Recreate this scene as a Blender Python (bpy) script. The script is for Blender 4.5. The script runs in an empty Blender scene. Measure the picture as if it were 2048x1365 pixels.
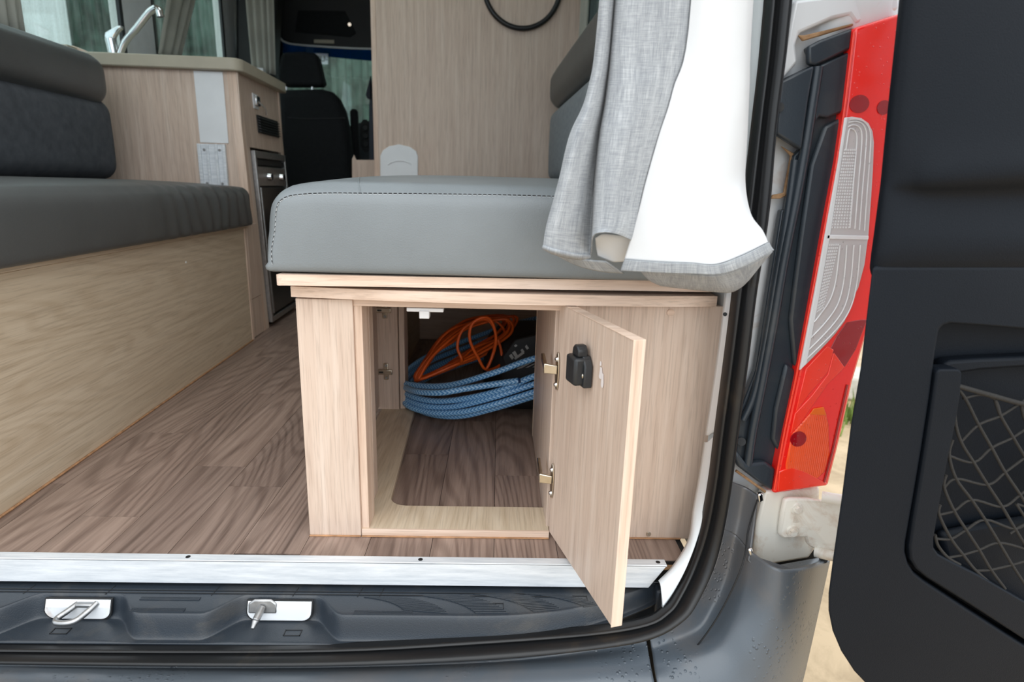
import bpy, bmesh, math, random
from mathutils import Vector, Matrix, noise
random.seed(7)
R = math.radians
col = bpy.context.scene.collection
scene = bpy.context.scene

# ------------------------------------------------------------------ camera
cd = bpy.data.cameras.new('camera')
cam = bpy.data.objects.new('camera', cd)
col.objects.link(cam)
cd.sensor_width = 36.0
cd.sensor_fit = 'HORIZONTAL'
cd.lens = 36.0 * 1210 / 2048
cd.clip_start = 0.02
m = [[0.99763, 0.01101, 0.06793], [-0.06311, -0.24719, 0.96691], [0.02744, -0.9689, -0.24591]]          # rows: world x, y, z of the camera's right / down / forward
cam.matrix_world = Matrix(((m[0][0], -m[0][1], -m[0][2], 0), (m[1][0], -m[1][1], -m[1][2], -0.83),
                           (m[2][0], -m[2][1], -m[2][2], 0.55), (0, 0, 0, 1)))
cd.dof.use_dof = True
cd.dof.focus_distance = 0.98
cd.dof.aperture_fstop = 5.0
scene.camera = cam
# ------------------------------------------------------------------ overcast sky, exposure
w = bpy.data.worlds.new('overcast'); scene.world = w; w.use_nodes = True
nt = w.node_tree; nt.nodes.clear()
wo = nt.nodes.new('ShaderNodeOutputWorld'); bg = nt.nodes.new('ShaderNodeBackground')
tc = nt.nodes.new('ShaderNodeTexCoord'); sp = nt.nodes.new('ShaderNodeSeparateXYZ')
rp = nt.nodes.new('ShaderNodeValToRGB')
nt.links.new(tc.outputs['Generated'], sp.inputs[0]); nt.links.new(sp.outputs['Z'], rp.inputs[0])
rp.color_ramp.elements[0].position = 0.0; rp.color_ramp.elements[0].color = (0.62, 0.70, 0.78, 1)
rp.color_ramp.elements[1].position = 0.8; rp.color_ramp.elements[1].color = (0.93, 0.97, 1.0, 1)
nt.links.new(rp.outputs[0], bg.inputs[0]); bg.inputs[1].default_value = 1.0
nt.links.new(bg.outputs[0], wo.inputs[0])
sd = bpy.data.lights.new('hazy_sun', 'SUN'); sd.energy = 0.5; sd.angle = R(70); sd.color = (1, .97, .92)
so = bpy.data.objects.new('hazy_sun', sd); col.objects.link(so); so.rotation_euler = (R(48), 0, R(12))
scene.view_settings.view_transform = 'Standard'
scene.view_settings.look = 'None'
scene.view_settings.exposure = 1.1
scene.view_settings.gamma = 1.0
scene.view_settings.use_curve_mapping = False

# ------------------------------------------------------------------ materials
def lin(c):
    return tuple(((v/255)/12.92 if v/255 <= .04045 else ((v/255+.055)/1.055)**2.4) for v in c) + (1,)
class NT:
    def __init__(s, name):
        s.m = bpy.data.materials.new(name); s.m.use_nodes = True
        s.t = s.m.node_tree; s.b = s.t.nodes['Principled BSDF']; s.out = s.t.nodes['Material Output']
    def n(s, typ, **k):
        x = s.t.nodes.new('ShaderNode' + typ)
        for a, v in k.items():
            if a[0] == '_': setattr(x, a[1:], v)
            else: x.inputs[a.replace('__', ' ')].default_value = v
        return x
    def l(s, a, b): s.t.links.new(a, b)
    def coord(s, scale=(1, 1, 1), which='Object', rot=(0, 0, 0)):
        t = s.n('TexCoord'); mp = s.n('Mapping'); mp.inputs['Scale'].default_value = scale
        mp.inputs['Rotation'].default_value = rot
        s.l(t.outputs[which], mp.inputs[0]); return mp.outputs[0]
    def ramp(s, fac, stops):
        r = s.n('ValToRGB'); e = r.color_ramp.elements
        while len(e) < len(stops): e.new(.5)
        for i, (p, c) in enumerate(stops): e[i].position = p; e[i].color = c
        s.l(fac, r.inputs[0]); return r.outputs[0]
    def noise(s, vec, scale, detail=4, rough=.5, dist=0):
        x = s.n('TexNoise'); x.inputs['Scale'].default_value = scale; x.inputs['Detail'].default_value = detail
        x.inputs['Roughness'].default_value = rough; x.inputs['Distortion'].default_value = dist
        s.l(vec, x.inputs['Vector']); return x.outputs['Fac']
    def mix(s, fac, a, b, mode='MIX'):
        x = s.t.nodes.new('ShaderNodeMix'); x.data_type = 'RGBA'; x.blend_type = mode
        for sock, v in ((x.inputs[0], fac), (x.inputs[6], a), (x.inputs[7], b)):
            if isinstance(v, (int, float, tuple)): sock.default_value = v
            else: s.l(v, sock)
        return x.outputs[2]
    def bump(s, h, strength=.3, dist=.001, prev=None):
        b = s.n('Bump'); b.inputs['Strength'].default_value = strength; b.inputs['Distance'].default_value = dist
        s.l(h, b.inputs['Height'])
        if prev is not None: s.l(prev, b.inputs['Normal'])
        s.l(b.outputs[0], s.b.inputs['Normal']); return b.outputs[0]
    def math(s, op, a, b=None):
        x = s.n('Math', _operation=op)
        for i, v in enumerate((a, b)):
            if v is None: continue
            if isinstance(v, (int, float)): x.inputs[i].default_value = v
            else: s.l(v, x.inputs[i])
        return x.outputs[0]

def wood(name, tones, axis='Z', rough=.5, scale=1.0, figure=.35, rnd=False):
    q = NT(name); s = {'X': (.035, 1, 1), 'Y': (1, .035, 1), 'Z': (1, 1, .035)}[axis]
    v = q.coord(tuple(a*scale for a in s))
    if rnd:
        oi = q.n('ObjectInfo'); ad = q.n('VectorMath', _operation='ADD')
        cb = q.n('CombineXYZ')
        for i in range(3): q.l(q.math('MULTIPLY', oi.outputs['Random'], 7.3+3*i), cb.inputs[i])
        q.l(v, ad.inputs[0]); q.l(cb.outputs[0], ad.inputs[1]); v = ad.outputs[0]
    n1 = q.noise(v, 62, 5, .6, .15)
    n2 = q.noise(v, 330, 3, .6)
    # slow cathedral figure: contour lines of a broad noise stretched along the grain
    sc2 = {'X': (3.2, 1, 1), 'Y': (1, 3.2, 1), 'Z': (1, 1, 3.2)}[axis]
    mp = q.n('Mapping'); mp.inputs['Scale'].default_value = sc2; q.l(v, mp.inputs[0])
    nb = q.noise(mp.outputs[0], 5.5, 1.5, .45)
    rings = q.math('SINE', q.math('MULTIPLY', nb, 230))
    rings = q.math('MULTIPLY_ADD', rings, .5); rings.node.inputs[2].default_value = .5
    base = q.ramp(n1, [(.30, tones[0]), (.52, tones[1]), (.72, tones[2])])
    fig = q.ramp(rings, [(0, tones[0]), (.6, tones[2])])
    c = q.mix(figure, base, fig)
    pores = q.ramp(n2, [(.36, (.72, .70, .68, 1)), (.50, (1, 1, 1, 1))])
    c = q.mix(.55, c, pores, 'MULTIPLY')
    if rnd:
        r2 = q.ramp(oi.outputs['Random'], [(0, (.84, .83, .83, 1)), (1, (1.12, 1.11, 1.10, 1))])
        c = q.mix(1.0, c, r2, 'MULTIPLY')
    q.l(c, q.b.inputs['Base Color']); q.b.inputs['Roughness'].default_value = rough
    q.bump(n2, .12, .0006)
    return q.m
OAK = [lin((198, 174, 157)), lin((210, 188, 171)), lin((220, 201, 186))]
OAKY = [lin((192, 172, 146)), lin((208, 190, 165)), lin((217, 201, 178))]
W_Z = wood('pale_oak_upright', OAK, 'Z', figure=.10)
W_X = wood('pale_oak_across', OAK, 'X', figure=.16)
W_Y = wood('pale_oak_lengthwise', OAKY, 'Y', figure=.30)
EDGE = [lin((200, 170, 148)), lin((222, 196, 176)), lin((236, 214, 198))]
E_X = wood('oak_edge_band', EDGE, 'X', figure=.05)
E_Z = wood('oak_edge_upright', EDGE, 'Z', figure=.05)
FLOORM = wood('grey_brown_oak_vinyl', [lin((104, 87, 79)), lin((144, 123, 112)), lin((168, 148, 136))], 'Y', rough=.42, figure=.34, rnd=True)

def plain(name, c, rough=.5, metal=0, var=.08, vs=20, bump=0, bscale=300, spec=.5, coat=0):
    q = NT(name); v = q.coord()
    n = q.noise(v, vs, 4)
    c = lin(c)
    lo = tuple(x*(1-var) for x in c[:3]) + (1,); hi = tuple(min(1, x*(1+var)) for x in c[:3]) + (1,)
    q.l(q.ramp(n, [(.3, lo), (.7, hi)]), q.b.inputs['Base Color'])
    q.b.inputs['Roughness'].default_value = rough; q.b.inputs['Metallic'].default_value = metal
    q.b.inputs['Specular IOR Level'].default_value = spec
    q.b.inputs['Coat Weight'].default_value = coat
    if bump: q.bump(q.noise(v, bscale, 3), bump, .0008)
    return q.m
def leather(name, c, rough=.42, s=520):
    q = NT(name); v = q.coord()
    vo = q.n('TexVoronoi'); vo.inputs['Scale'].default_value = s; q.l(v, vo.inputs['Vector'])
    n = q.noise(v, 9, 3)
    c = lin(c)
    q.l(q.ramp(n, [(.3, tuple(x*.93 for x in c[:3])+(1,)), (.7, tuple(x*1.06 for x in c[:3])+(1,))]), q.b.inputs['Base Color'])
    q.b.inputs['Roughness'].default_value = rough; q.b.inputs['Specular IOR Level'].default_value = .45
    b1 = q.bump(vo.outputs['Distance'], .28, .0006)
    q.bump(n, .25, .006, b1)
    return q.m
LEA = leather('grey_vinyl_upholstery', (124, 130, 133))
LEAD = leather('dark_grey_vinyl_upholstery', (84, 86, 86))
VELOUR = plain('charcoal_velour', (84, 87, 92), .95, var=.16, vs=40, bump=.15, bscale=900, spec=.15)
BLACKP = plain('black_grained_plastic', (34, 37, 40), .42, var=.15, vs=14, bump=.35, bscale=650, spec=.55)
DOORP = plain('charcoal_door_lining', (17, 22, 29), .5, var=.1, vs=4, bump=.4, bscale=800, spec=.14)
CABP = plain('black_cab_plastic', (26, 27, 29), .6, var=.1)
CABCLOTH = plain('black_seat_cloth', (27, 29, 31), .85, var=.15, vs=60, bump=.2, bscale=700, spec=.25)
WHITEP = plain('white_plastic', (232, 234, 236), .35, var=.02)
GREYWALL = plain('pale_grey_lining', (222, 226, 228), .6, var=.04)
ROOFM = plain('white_headlining', (215, 215, 212), .8, var=.03)
CHROME = plain('chrome', (225, 226, 228), .08, metal=1, var=.02)
STEEL = plain('nickel_steel', (205, 196, 180), .25, metal=1, var=.1, vs=60)
ZINC = plain('zinc_steel', (172, 172, 172), .38, metal=1, var=.15, vs=90)
TOPM = plain('stone_beige_worktop', (178, 170, 152), .5, var=.04)
THREAD_D = plain('dark_stitching', (60, 60, 62), .8)
THREAD_L = plain('light_stitching', (190, 194, 196), .8)
CORD = plain('black_braided_cord', (34, 32, 30), .8, var=.3, vs=400, bump=.8, bscale=900)
FRIDGE = plain('smoked_fridge_panel', (46, 44, 42), .28, var=.1)
ORANGE = plain('orange_rubber_cable', (206, 84, 18), .45, var=.08)
HEDGE = None

def dirty(name, c, dirt, rough=.4, spec=.5, amount=(.52, .72), scale=5, metal=0, drops=False, coat=0, bump=0):
    q = NT(name); v = q.coord()
    n = q.noise(v, scale, 6, .65, .6)
    f = q.ramp(n, [(amount[0], (0, 0, 0, 1)), (amount[1], (1, 1, 1, 1))])
    q.l(q.mix(f, lin(c), lin(dirt)), q.b.inputs['Base Color'])
    q.b.inputs['Roughness'].default_value = rough; q.b.inputs['Specular IOR Level'].default_value = spec
    q.b.inputs['Metallic'].default_value = metal; q.b.inputs['Coat Weight'].default_value = coat
    pv = None
    if bump: pv = q.bump(q.noise(v, 600, 3), bump, .0008)
    if drops:
        vo = q.n('TexVoronoi'); vo.inputs['Scale'].default_value = 130; q.l(v, vo.inputs['Vector'])
        big = q.noise(v, 9, 3)
        r = q.ramp(vo.outputs['Distance'], [(.10, (1, 1, 1, 1)), (.30, (0, 0, 0, 1))])
        mk = q.ramp(big, [(.5, (0, 0, 0, 1)), (.6, (1, 1, 1, 1))])
        q.bump(q.mix(1.0, r, mk, 'MULTIPLY'), .9, .0015, pv)
    return q.m
SILLP = dirty('wet_black_sill_plastic', (42, 49, 57), (90, 86, 80), .36, .55, (.50, .85), 7, bump=.35)
BUMPP = dirty('weathered_bumper_plastic', (82, 90, 98), (112, 104, 98), .33, .6, (.5, .85), 4, drops=True, bump=.15)
TRIMP = dirty('weathered_trim_plastic', (44, 52, 60), (76, 78, 78), .36, .55, (.5, .9), 9, bump=.2)
RUBBER = dirty('black_rubber_seal', (19, 20, 22), (56, 48, 38), .38, .5, (.58, .85), 12)
PAINT = dirty('white_body_paint', (226, 229, 232), (176, 130, 84), .22, .5, (.55, .78), 10, coat=.5)
PAINTC = dirty('clean_white_paint', (232, 238, 242), (190, 190, 186), .3, .5, (.6, .9), 6, coat=.3)
HINGEM = dirty('cream_white_hinge_paint', (242, 238, 228), (184, 140, 96), .35, .5, (.50, .80), 16)
RUST = dirty('rust_brown_grime', (176, 142, 108), (120, 86, 58), .8, .2, (.4, .7), 30)
ALU = None
def alu():
    q = NT('scuffed_aluminium'); v = q.coord((.08, 1, 1))
    n = q.noise(v, 160, 5, .7)
    q.l(q.ramp(n, [(.3, lin((204, 210, 216))), (.7, lin((240, 243, 246)))]), q.b.inputs['Base Color'])
    q.b.inputs['Metallic'].default_value = .15; q.b.inputs['Roughness'].default_value = .42
    q.bump(n, .1, .0006); return q.m
ALU = alu()
def linen():
    q = NT('grey_slub_linen'); v = q.coord((1, 1, 1), 'UV')
    def streak(sx, sy, sc):
        mp = q.n('Mapping'); mp.inputs['Scale'].default_value = (sx, sy, 1); q.l(v, mp.inputs[0])
        return q.noise(mp.outputs[0], sc, 3, .7)
    a = streak(1, .04, 1100); b = streak(.04, 1, 1100); c1 = streak(1, .10, 90)
    s = q.math('ADD', q.math('MULTIPLY', a, .4), q.math('ADD', q.math('MULTIPLY', b, .35), q.math('MULTIPLY', c1, .25)))
    q.l(q.ramp(s, [(.38, lin((126, 130, 136))), (.5, lin((156, 160, 164))), (.62, lin((186, 189, 192)))]), q.b.inputs['Base Color'])
    q.b.inputs['Roughness'].default_value = .95; q.b.inputs['Specular IOR Level'].default_value = .1
    q.b.inputs['Sheen Weight'].default_value = .15
    q.bump(s, .5, .0012); return q.m
LINEN = linen()
def lining():
    q = NT('white_blackout_lining')
    q.b.inputs['Base Color'].default_value = (.68, .69, .70, 1); q.b.inputs['Roughness'].default_value = .8
    q.bump(q.noise(q.coord(), 26, 3), .25, .004); return q.m
LINING = lining()
CABCURT = plain('grey_green_curtain', (176, 176, 166), .95, var=.1, vs=8, bump=.1)
def hose():
    q = NT('blue_braided_hose'); v = q.coord((1, 1, 1), 'UV')
    sp = q.n('SeparateXYZ'); q.l(v, sp.inputs[0])
    # chevrons: u runs along the hose (cm), v around it 0..1
    tri = q.math('PINGPONG', sp.outputs['Y'], .125)
    f = q.math('FRACT', q.math('ADD', q.math('MULTIPLY', sp.outputs['X'], 1.1), q.math('MULTIPLY', tri, 6)))
    q.l(q.ramp(f, [(.35, lin((60, 132, 196))), (.62, lin((160, 204, 236)))]), q.b.inputs['Base Color'])
    q.b.inputs['Roughness'].default_value = .3; return q.m
HOSE = hose()
def glass(name, tint, film=.25, streak=True, filmc=(.55, .66, .62, 1)):
    q = NT(name); v = q.coord()
    tr = q.n('BsdfTransparent'); tr.inputs[0].default_value = tint
    gl = q.n('BsdfGlossy'); gl.inputs['Roughness'].default_value = .03
    tl = q.n('BsdfTranslucent'); tl.inputs[0].default_value = filmc
    ms = q.n('MixShader')
    if streak:
        mp = q.n('Mapping'); mp.inputs['Scale'].default_value = (1, 1, .07); q.l(v, mp.inputs[0])
        a = q.noise(mp.outputs[0], 26, 4, .7)
        vo = q.n('TexVoronoi'); vo.inputs['Scale'].default_value = 110; q.l(v, vo.inputs['Vector'])
        d = q.ramp(vo.outputs['Distance'], [(.2, (1, 1, 1, 1)), (.4, (0, 0, 0, 1))])
        f = q.math('MULTIPLY', q.math('ADD', q.math('MULTIPLY', q.ramp(a, [(.4, (0, 0, 0, 1)), (.65, (1, 1, 1, 1))]), .7), q.math('MULTIPLY', d, .3)), film)
        q.l(f, ms.inputs[0])
    else: ms.inputs[0].default_value = film
    q.l(tr.outputs[0], ms.inputs[1]); q.l(tl.outputs[0], ms.inputs[2])
    m2 = q.n('MixShader'); m2.inputs[0].default_value = .07
    q.l(ms.outputs[0], m2.inputs[1]); q.l(gl.outputs[0], m2.inputs[2]); q.l(m2.outputs[0], q.out.inputs[0])
    return q.m
WETGLASS = glass('rain_streaked_glass', (.82, .90, .88, 1), .26, filmc=(.30, .36, .34, 1))
BLUETINT = glass('blue_sun_strip_glass', (.01, .14, .36, 1), .03, False)
FROST = glass('misted_glass', (.92, .97, .96, 1), .2)
STICKER = glass('paper_sticker', (1, 1, 1, 1), .98, False, (.9, .93, 1, 1))
def lens(name, c, rough=.12, trans=.0, rib=None):
    q = NT(name)
    q.b.inputs['Base Color'].default_value = c; q.b.inputs['Roughness'].default_value = rough
    q.b.inputs['Transmission Weight'].default_value = trans; q.b.inputs['Coat Weight'].default_value = .6
    v = q.coord()
    vo = q.n('TexVoronoi'); vo.inputs['Scale'].default_value = 240; q.l(v, vo.inputs['Vector'])
    sel = q.ramp(vo.outputs['Distance'], [(.12, (1, 1, 1, 1)), (.26, (0, 0, 0, 1))])
    pick = q.n('SeparateColor'); q.l(vo.outputs['Color'], pick.inputs[0])
    on = q.ramp(pick.outputs[0], [(.80, (0, 0, 0, 1)), (.82, (1, 1, 1, 1))])
    pv = q.bump(q.mix(1.0, sel, on, 'MULTIPLY'), .8, .001)
    if rib:
        ck = q.n('TexWave'); ck.inputs['Scale'].default_value = rib
        q.l(v, ck.inputs['Vector']); q.bump(ck.outputs['Fac'], .5, .001, pv)
    return q.m
RED = lens('red_tail_lens', (1.0, .022, .016, 1))
REDD = lens('deep_red_lens', (.34, .006, .012, 1), .1)
REDB = lens('bright_red_reflector', (1.0, .045, .02, 1), .2)
ORNG = lens('orange_indicator_lens', (1, .085, .008, 1), .15, rib=110)
CLEAR = lens('clear_ribbed_lens', (.60, .57, .57, 1), .18)
CLEARL = lens('clear_lens_rib', (.85, .85, .86, 1), .15)
SAND = dirty('wet_tan_pavement', (196, 172, 138), (152, 130, 100), .55, .4, (.4, .7), 6, bump=.3)

# ------------------------------------------------------------------ mesh helpers
FR = {'W': Matrix.Identity(4), 'B': Matrix.Translation((-.254, .051, 0)) @ Matrix.Rotation(R(-2.4), 4, 'Z')}
def thing(name, label, cat, base=(0, 0, 0), frame='W', group=None):
    o = bpy.data.objects.new(name, None); col.objects.link(o)
    o.empty_display_size = .05
    o.matrix_world = FR[frame] @ Matrix.Translation(base)
    o['label'] = label; o['category'] = cat; o['_b'] = list(base)
    if group: o['group'] = group
    return o
def link(name, me, mat, parent=None, frame='W', label=None, cat=None, group=None, kind=None):
    o = bpy.data.objects.new(name, me); col.objects.link(o)
    if mat is not None and not me.materials: me.materials.append(mat)
    if parent is not None:
        o.parent = parent
        if '_b' in parent: o.matrix_parent_inverse = Matrix.Translation(-Vector(parent['_b']))
    else: o.matrix_world = FR[frame]
    if label: o['label'] = label
    if cat: o['category'] = cat
    if group: o['group'] = group
    if kind: o['kind'] = kind
    return o
def finish(bm, smooth=False, ang=35):
    bmesh.ops.remove_doubles(bm, verts=bm.verts, dist=1e-6)
    bmesh.ops.recalc_face_normals(bm, faces=bm.faces)
    me = bpy.data.meshes.new('m'); bm.to_mesh(me); bm.free()
    if smooth:
        for p in me.polygons: p.use_smooth = True
        try: me.set_sharp_from_angle(angle=R(ang))
        except Exception: pass
    return me
def mod_bevel(o, w, seg=2):
    if w:
        b = o.modifiers.new('b', 'BEVEL'); b.width = w; b.segments = seg; b.limit_method = 'ANGLE'; b.angle_limit = R(40)
        for p in o.data.polygons: p.use_smooth = True
        try: o.data.set_sharp_from_angle(angle=R(40))
        except Exception: pass
    return o
def bx(bm, a, b):
    xs, ys, zs = zip(a, b)
    v = [bm.verts.new((x, y, z)) for x in (min(xs), max(xs)) for y in (min(ys), max(ys)) for z in (min(zs), max(zs))]
    for f in ((0, 1, 3, 2), (4, 6, 7, 5), (0, 4, 5, 1), (2, 3, 7, 6), (0, 2, 6, 4), (1, 5, 7, 3)):
        bm.faces.new([v[i] for i in f])
def hexa(bm, lo, hi):       # lo, hi: 4 points each, same winding
    v = [bm.verts.new(p) for p in list(lo) + list(hi)]; n = len(lo)
    bm.faces.new(v[:n][::-1]); bm.faces.new(v[n:])
    for i in range(n): bm.faces.new((v[i], v[(i+1) % n], v[n+(i+1) % n], v[n+i]))
def prism(bm, pts, off):
    off = Vector(off); hexa(bm, pts, [tuple(Vector(p) + off) for p in pts])
def box(name, a, b, mat, parent=None, bev=.001, **k):
    bm = bmesh.new(); bx(bm, a, b)
    return mod_bevel(link(name, finish(bm), mat, parent, **k), bev)
def boxes(name, lst, mat, parent=None, bev=.001, **k):
    bm = bmesh.new()
    for a, b in lst: bx(bm, a, b)
    return mod_bevel(link(name, finish(bm), mat, parent, **k), bev)
def pri(name, pts, off, mat, parent=None, bev=.001, **k):
    bm = bmesh.new(); prism(bm, pts, off)
    return mod_bevel(link(name, finish(bm), mat, parent, **k), bev)
def cyl(bm, p0, p1, r0, r1=None, n=20, cap=True):
    r1 = r0 if r1 is None else r1
    p0, p1 = Vector(p0), Vector(p1); d = (p1-p0).normalized()
    a = d.orthogonal().normalized(); b = d.cross(a)
    A = [bm.verts.new(p0 + (a*math.cos(t)+b*math.sin(t))*r0) for t in [2*math.pi*i/n for i in range(n)]]
    B = [bm.verts.new(p1 + (a*math.cos(t)+b*math.sin(t))*r1) for t in [2*math.pi*i/n for i in range(n)]]
    for i in range(n): bm.faces.new((A[i], A[(i+1) % n], B[(i+1) % n], B[i]))
    if cap: bm.faces.new(A[::-1]); bm.faces.new(B)
def cylo(name, p0, p1, r0, mat, parent=None, r1=None, n=20, bev=0, **k):
    bm = bmesh.new(); cyl(bm, p0, p1, r0, r1, n)
    o = link(name, finish(bm, True), mat, parent, **k)
    return mod_bevel(o, bev)
def smooth_path(pts, k=6, closed=False):
    P = [Vector(p) for p in pts]; n = len(P); out = []
    rng = range(n if closed else n-1)
    for i in rng:
        if closed: a, b, c, d = P[(i-1) % n], P[i], P[(i+1) % n], P[(i+2) % n]
        else: a, b, c, d = P[max(i-1, 0)], P[i], P[i+1], P[min(i+2, n-1)]
        for j in range(k):
            t = j/k
            out.append(.5*((2*b)+(c-a)*t+(2*a-5*b+4*c-d)*t*t+(3*b-a-3*c+d)*t**3))
    if not closed: out.append(P[-1])
    return out
def tube(bm, path, r, n=10, closed=False, uv=True):
    N = len(path); rings = []; L = 0; Ls = []
    prev = None
    for i, p in enumerate(path):
        t = (path[(i+1) % N]-path[i-1]) if closed else (path[min(i+1, N-1)]-path[max(i-1, 0)])
        t = t.normalized() if t.length > 1e-9 else Vector((1, 0, 0))
        a = t.orthogonal().normalized() if prev is None else (prev - t*prev.dot(t)).normalized()
        prev = a; b = t.cross(a)
        rr = r(i/(N-1)) if callable(r) else r
        rings.append([bm.verts.new(p+(a*math.cos(q)+b*math.sin(q))*rr) for q in [2*math.pi*j/n for j in range(n)]])
        Ls.append(L)
        if i < N-1: L += (path[i+1]-p).length
    ul = bm.loops.layers.uv.verify() if uv else None
    for i in range(N if closed else N-1):
        A, B = rings[i], rings[(i+1) % N]
        for j in range(n):
            f = bm.faces.new((A[j], A[(j+1) % n], B[(j+1) % n], B[j]))
            if uv:
                for lp, (u, vv) in zip(f.loops, ((Ls[i], j), (Ls[i], j+1), (Ls[i]+(path[(i+1) % N]-path[i]).length, j+1), (Ls[i]+(path[(i+1) % N]-path[i]).length, j))):
                    lp[ul].uv = (u*100, vv/n)
    if not closed: bm.faces.new(rings[0][::-1]); bm.faces.new(rings[-1])
def tubeo(name, pts, r, mat, parent=None, n=10, k=6, closed=False, **kw):
    bm = bmesh.new(); tube(bm, smooth_path(pts, k, closed) if k else [Vector(p) for p in pts], r, n, closed)
    return link(name, finish(bm, True, 60), mat, parent, **kw)
def grid(name, rows, mat, parent=None, thick=0, sub=0, uvs=True, off=-1, smooth=True, **k):
    """sheet through rows of points"""
    bm = bmesh.new(); V = [[bm.verts.new(p) for p in r] for r in rows]; ul = bm.loops.layers.uv.verify()
    H, W = len(V), len(V[0])
    ulen = [0.0]
    for j in range(1, W): ulen.append(ulen[-1]+(Vector(rows[H//2][j])-Vector(rows[H//2][j-1])).length)
    vlen = [0.0]
    for i in range(1, H): vlen.append(vlen[-1]+(Vector(rows[i][W//2])-Vector(rows[i-1][W//2])).length)
    for i in range(H-1):
        for j in range(W-1):
            f = bm.faces.new((V[i][j], V[i][j+1], V[i+1][j+1], V[i+1][j]))
            for lp, (a, b) in zip(f.loops, ((i, j), (i, j+1), (i+1, j+1), (i+1, j))): lp[ul].uv = (ulen[b], vlen[a])
    me = bpy.data.meshes.new('m'); bm.to_mesh(me); bm.free()
    if smooth:
        for p in me.polygons: p.use_smooth = True
    o = link(name, me, mat, parent, **k)
    if sub:
        s = o.modifiers.new('s', 'SUBSURF'); s.levels = sub; s.render_levels = sub
    if thick:
        s = o.modifiers.new('t', 'SOLIDIFY'); s.thickness = thick; s.offset = off
    return o
def resample(rows, nr, nc):
    """Catmull-Rom a coarse grid of control points into a fine one"""
    def rs(pts, n):
        P = [Vector(p) for p in pts]; N = len(P)-1; out = []
        for i in range(n):
            t = i/(n-1)*N; j = min(int(t), N-1); t -= j
            a, b, c, d = P[max(j-1, 0)], P[j], P[j+1], P[min(j+2, N)]
            out.append(.5*((2*b)+(c-a)*t+(2*a-5*b+4*c-d)*t*t+(3*b-a-3*c+d)*t**3))
        return out
    A = [rs(r, nc) for r in rows]
    B = [rs([A[i][j] for i in range(len(A))], nr) for j in range(nc)]
    return [[B[j][i] for j in range(nc)] for i in range(nr)]
def cushion(size, r, n=(40, 24, 14), crown=.0, bulge=.0, rb=None):
    """rounded box centred on x,y with its underside at z=0; r = edge radius"""
    w, d, h = size; nx, ny, nz = n; bm = bmesh.new(); vs = {}
    def f(x, y, z):     # x,y,z in -1..1
        p = Vector((x*w/2, y*d/2, z*h/2))
        k_ = max(0, min(1, (z+.6)/.6)); r_ = r if rb is None else rb+(r-rb)*k_
        q = Vector([max(-s/2+r_, min(s/2-r_, c)) for s, c in zip((w, d, h), p)])
        e = p-q
        if e.length > 1e-9: p = q + e.normalized()*min(r_, e.length)
        cr = (1-x*x)*(1-y*y) if True else 0
        if z > -.5: p.z += crown*max(0, (1-x**4))*max(0, (1-y**4))*(z+1)/2
        p.x += bulge*x*(1-z*z)*max(0, 1-y**6); p.y += bulge*y*(1-z*z)*max(0, 1-x**6)
        p.z += h/2
        return p
    def sp(n):   # denser near the ends
        return [math.copysign(abs(t)**.75, t) for t in [(-1+2*i/n) for i in range(n+1)]]
    X, Y, Z = sp(nx), sp(ny), sp(nz)
    def v(i, j, k):
        if (i, j, k) not in vs: vs[i, j, k] = bm.verts.new(f(X[i], Y[j], Z[k]))
        return vs[i, j, k]
    for i in range(nx):
        for j in range(ny):
            for k in (0, nz): bm.faces.new((v(i, j, k), v(i+1, j, k), v(i+1, j+1, k), v(i, j+1, k)))
    for i in range(nx):
        for k in range(nz):
            for j in (0, ny): bm.faces.new((v(i, j, k), v(i+1, j, k), v(i+1, j, k+1), v(i, j, k+1)))
    for j in range(ny):
        for k in range(nz):
            for i in (0, nx): bm.faces.new((v(i, j, k), v(i, j+1, k), v(i, j+1, k+1), v(i, j, k+1)))
    return bm
def xf(bm, M):
    bmesh.ops.transform(bm, matrix=M, verts=bm.verts); return bm
def screw(parent, p, nrm, r=.0035, mat=None, name='screw'):
    nrm = Vector(nrm).normalized(); p = Vector(p); bm = bmesh.new()
    cyl(bm, p, p+nrm*.0012, r, r*.8, 14)
    a = nrm.orthogonal().normalized(); b = nrm.cross(a)
    for u, v in ((a, b), (b, a)):
        q = p+nrm*.0013
        hexa(bm, [q-u*r*.6-v*r*.12, q+u*r*.6-v*r*.12, q+u*r*.6+v*r*.12, q-u*r*.6+v*r*.12],
             [x+nrm*.0003 for x in (q-u*r*.6-v*r*.12, q+u*r*.6-v*r*.12, q+u*r*.6+v*r*.12, q-u*r*.6+v*r*.12)])
    return link(name, finish(bm), mat or STEEL, parent)


# ================================================================== SETTING
# the floor: vinyl planks laid lengthwise, each a piece
fl = box('floor', (-1.25, -.055, -.03), (.60, 3.6, -.002), CABP, bev=0, frame='B', kind='structure')
def plank_mesh(w, l):
    bm = bmesh.new(); g = .0004
    bx(bm, (g, g, -.002), (w-g, l-g, 0)); return finish(bm)
PW, PL = .0985, .62
pm = plank_mesh(PW, PL)
y0s = [.10, -.31, -.12, .22, -.46, -.22, .05, -.38, .16, -.05]
for i in range(-12, 6):
    x = i*PW; k0 = y0s[i % len(y0s)] - PL
    for k in range(7):
        ya, yb = k0+k*PL, k0+(k+1)*PL
        if yb < -.04 or ya > 3.5: continue
        if ya < -.055:
            me = plank_mesh(PW, yb+.055); ya = -.055
        else: me = pm
        p = link('plank', me, FLOORM, fl); p.location = (x, ya, 0)
ground = box('ground', (-9, -7, -.70), (10, 16, -.65), SAND, bev=0, kind='structure')
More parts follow.
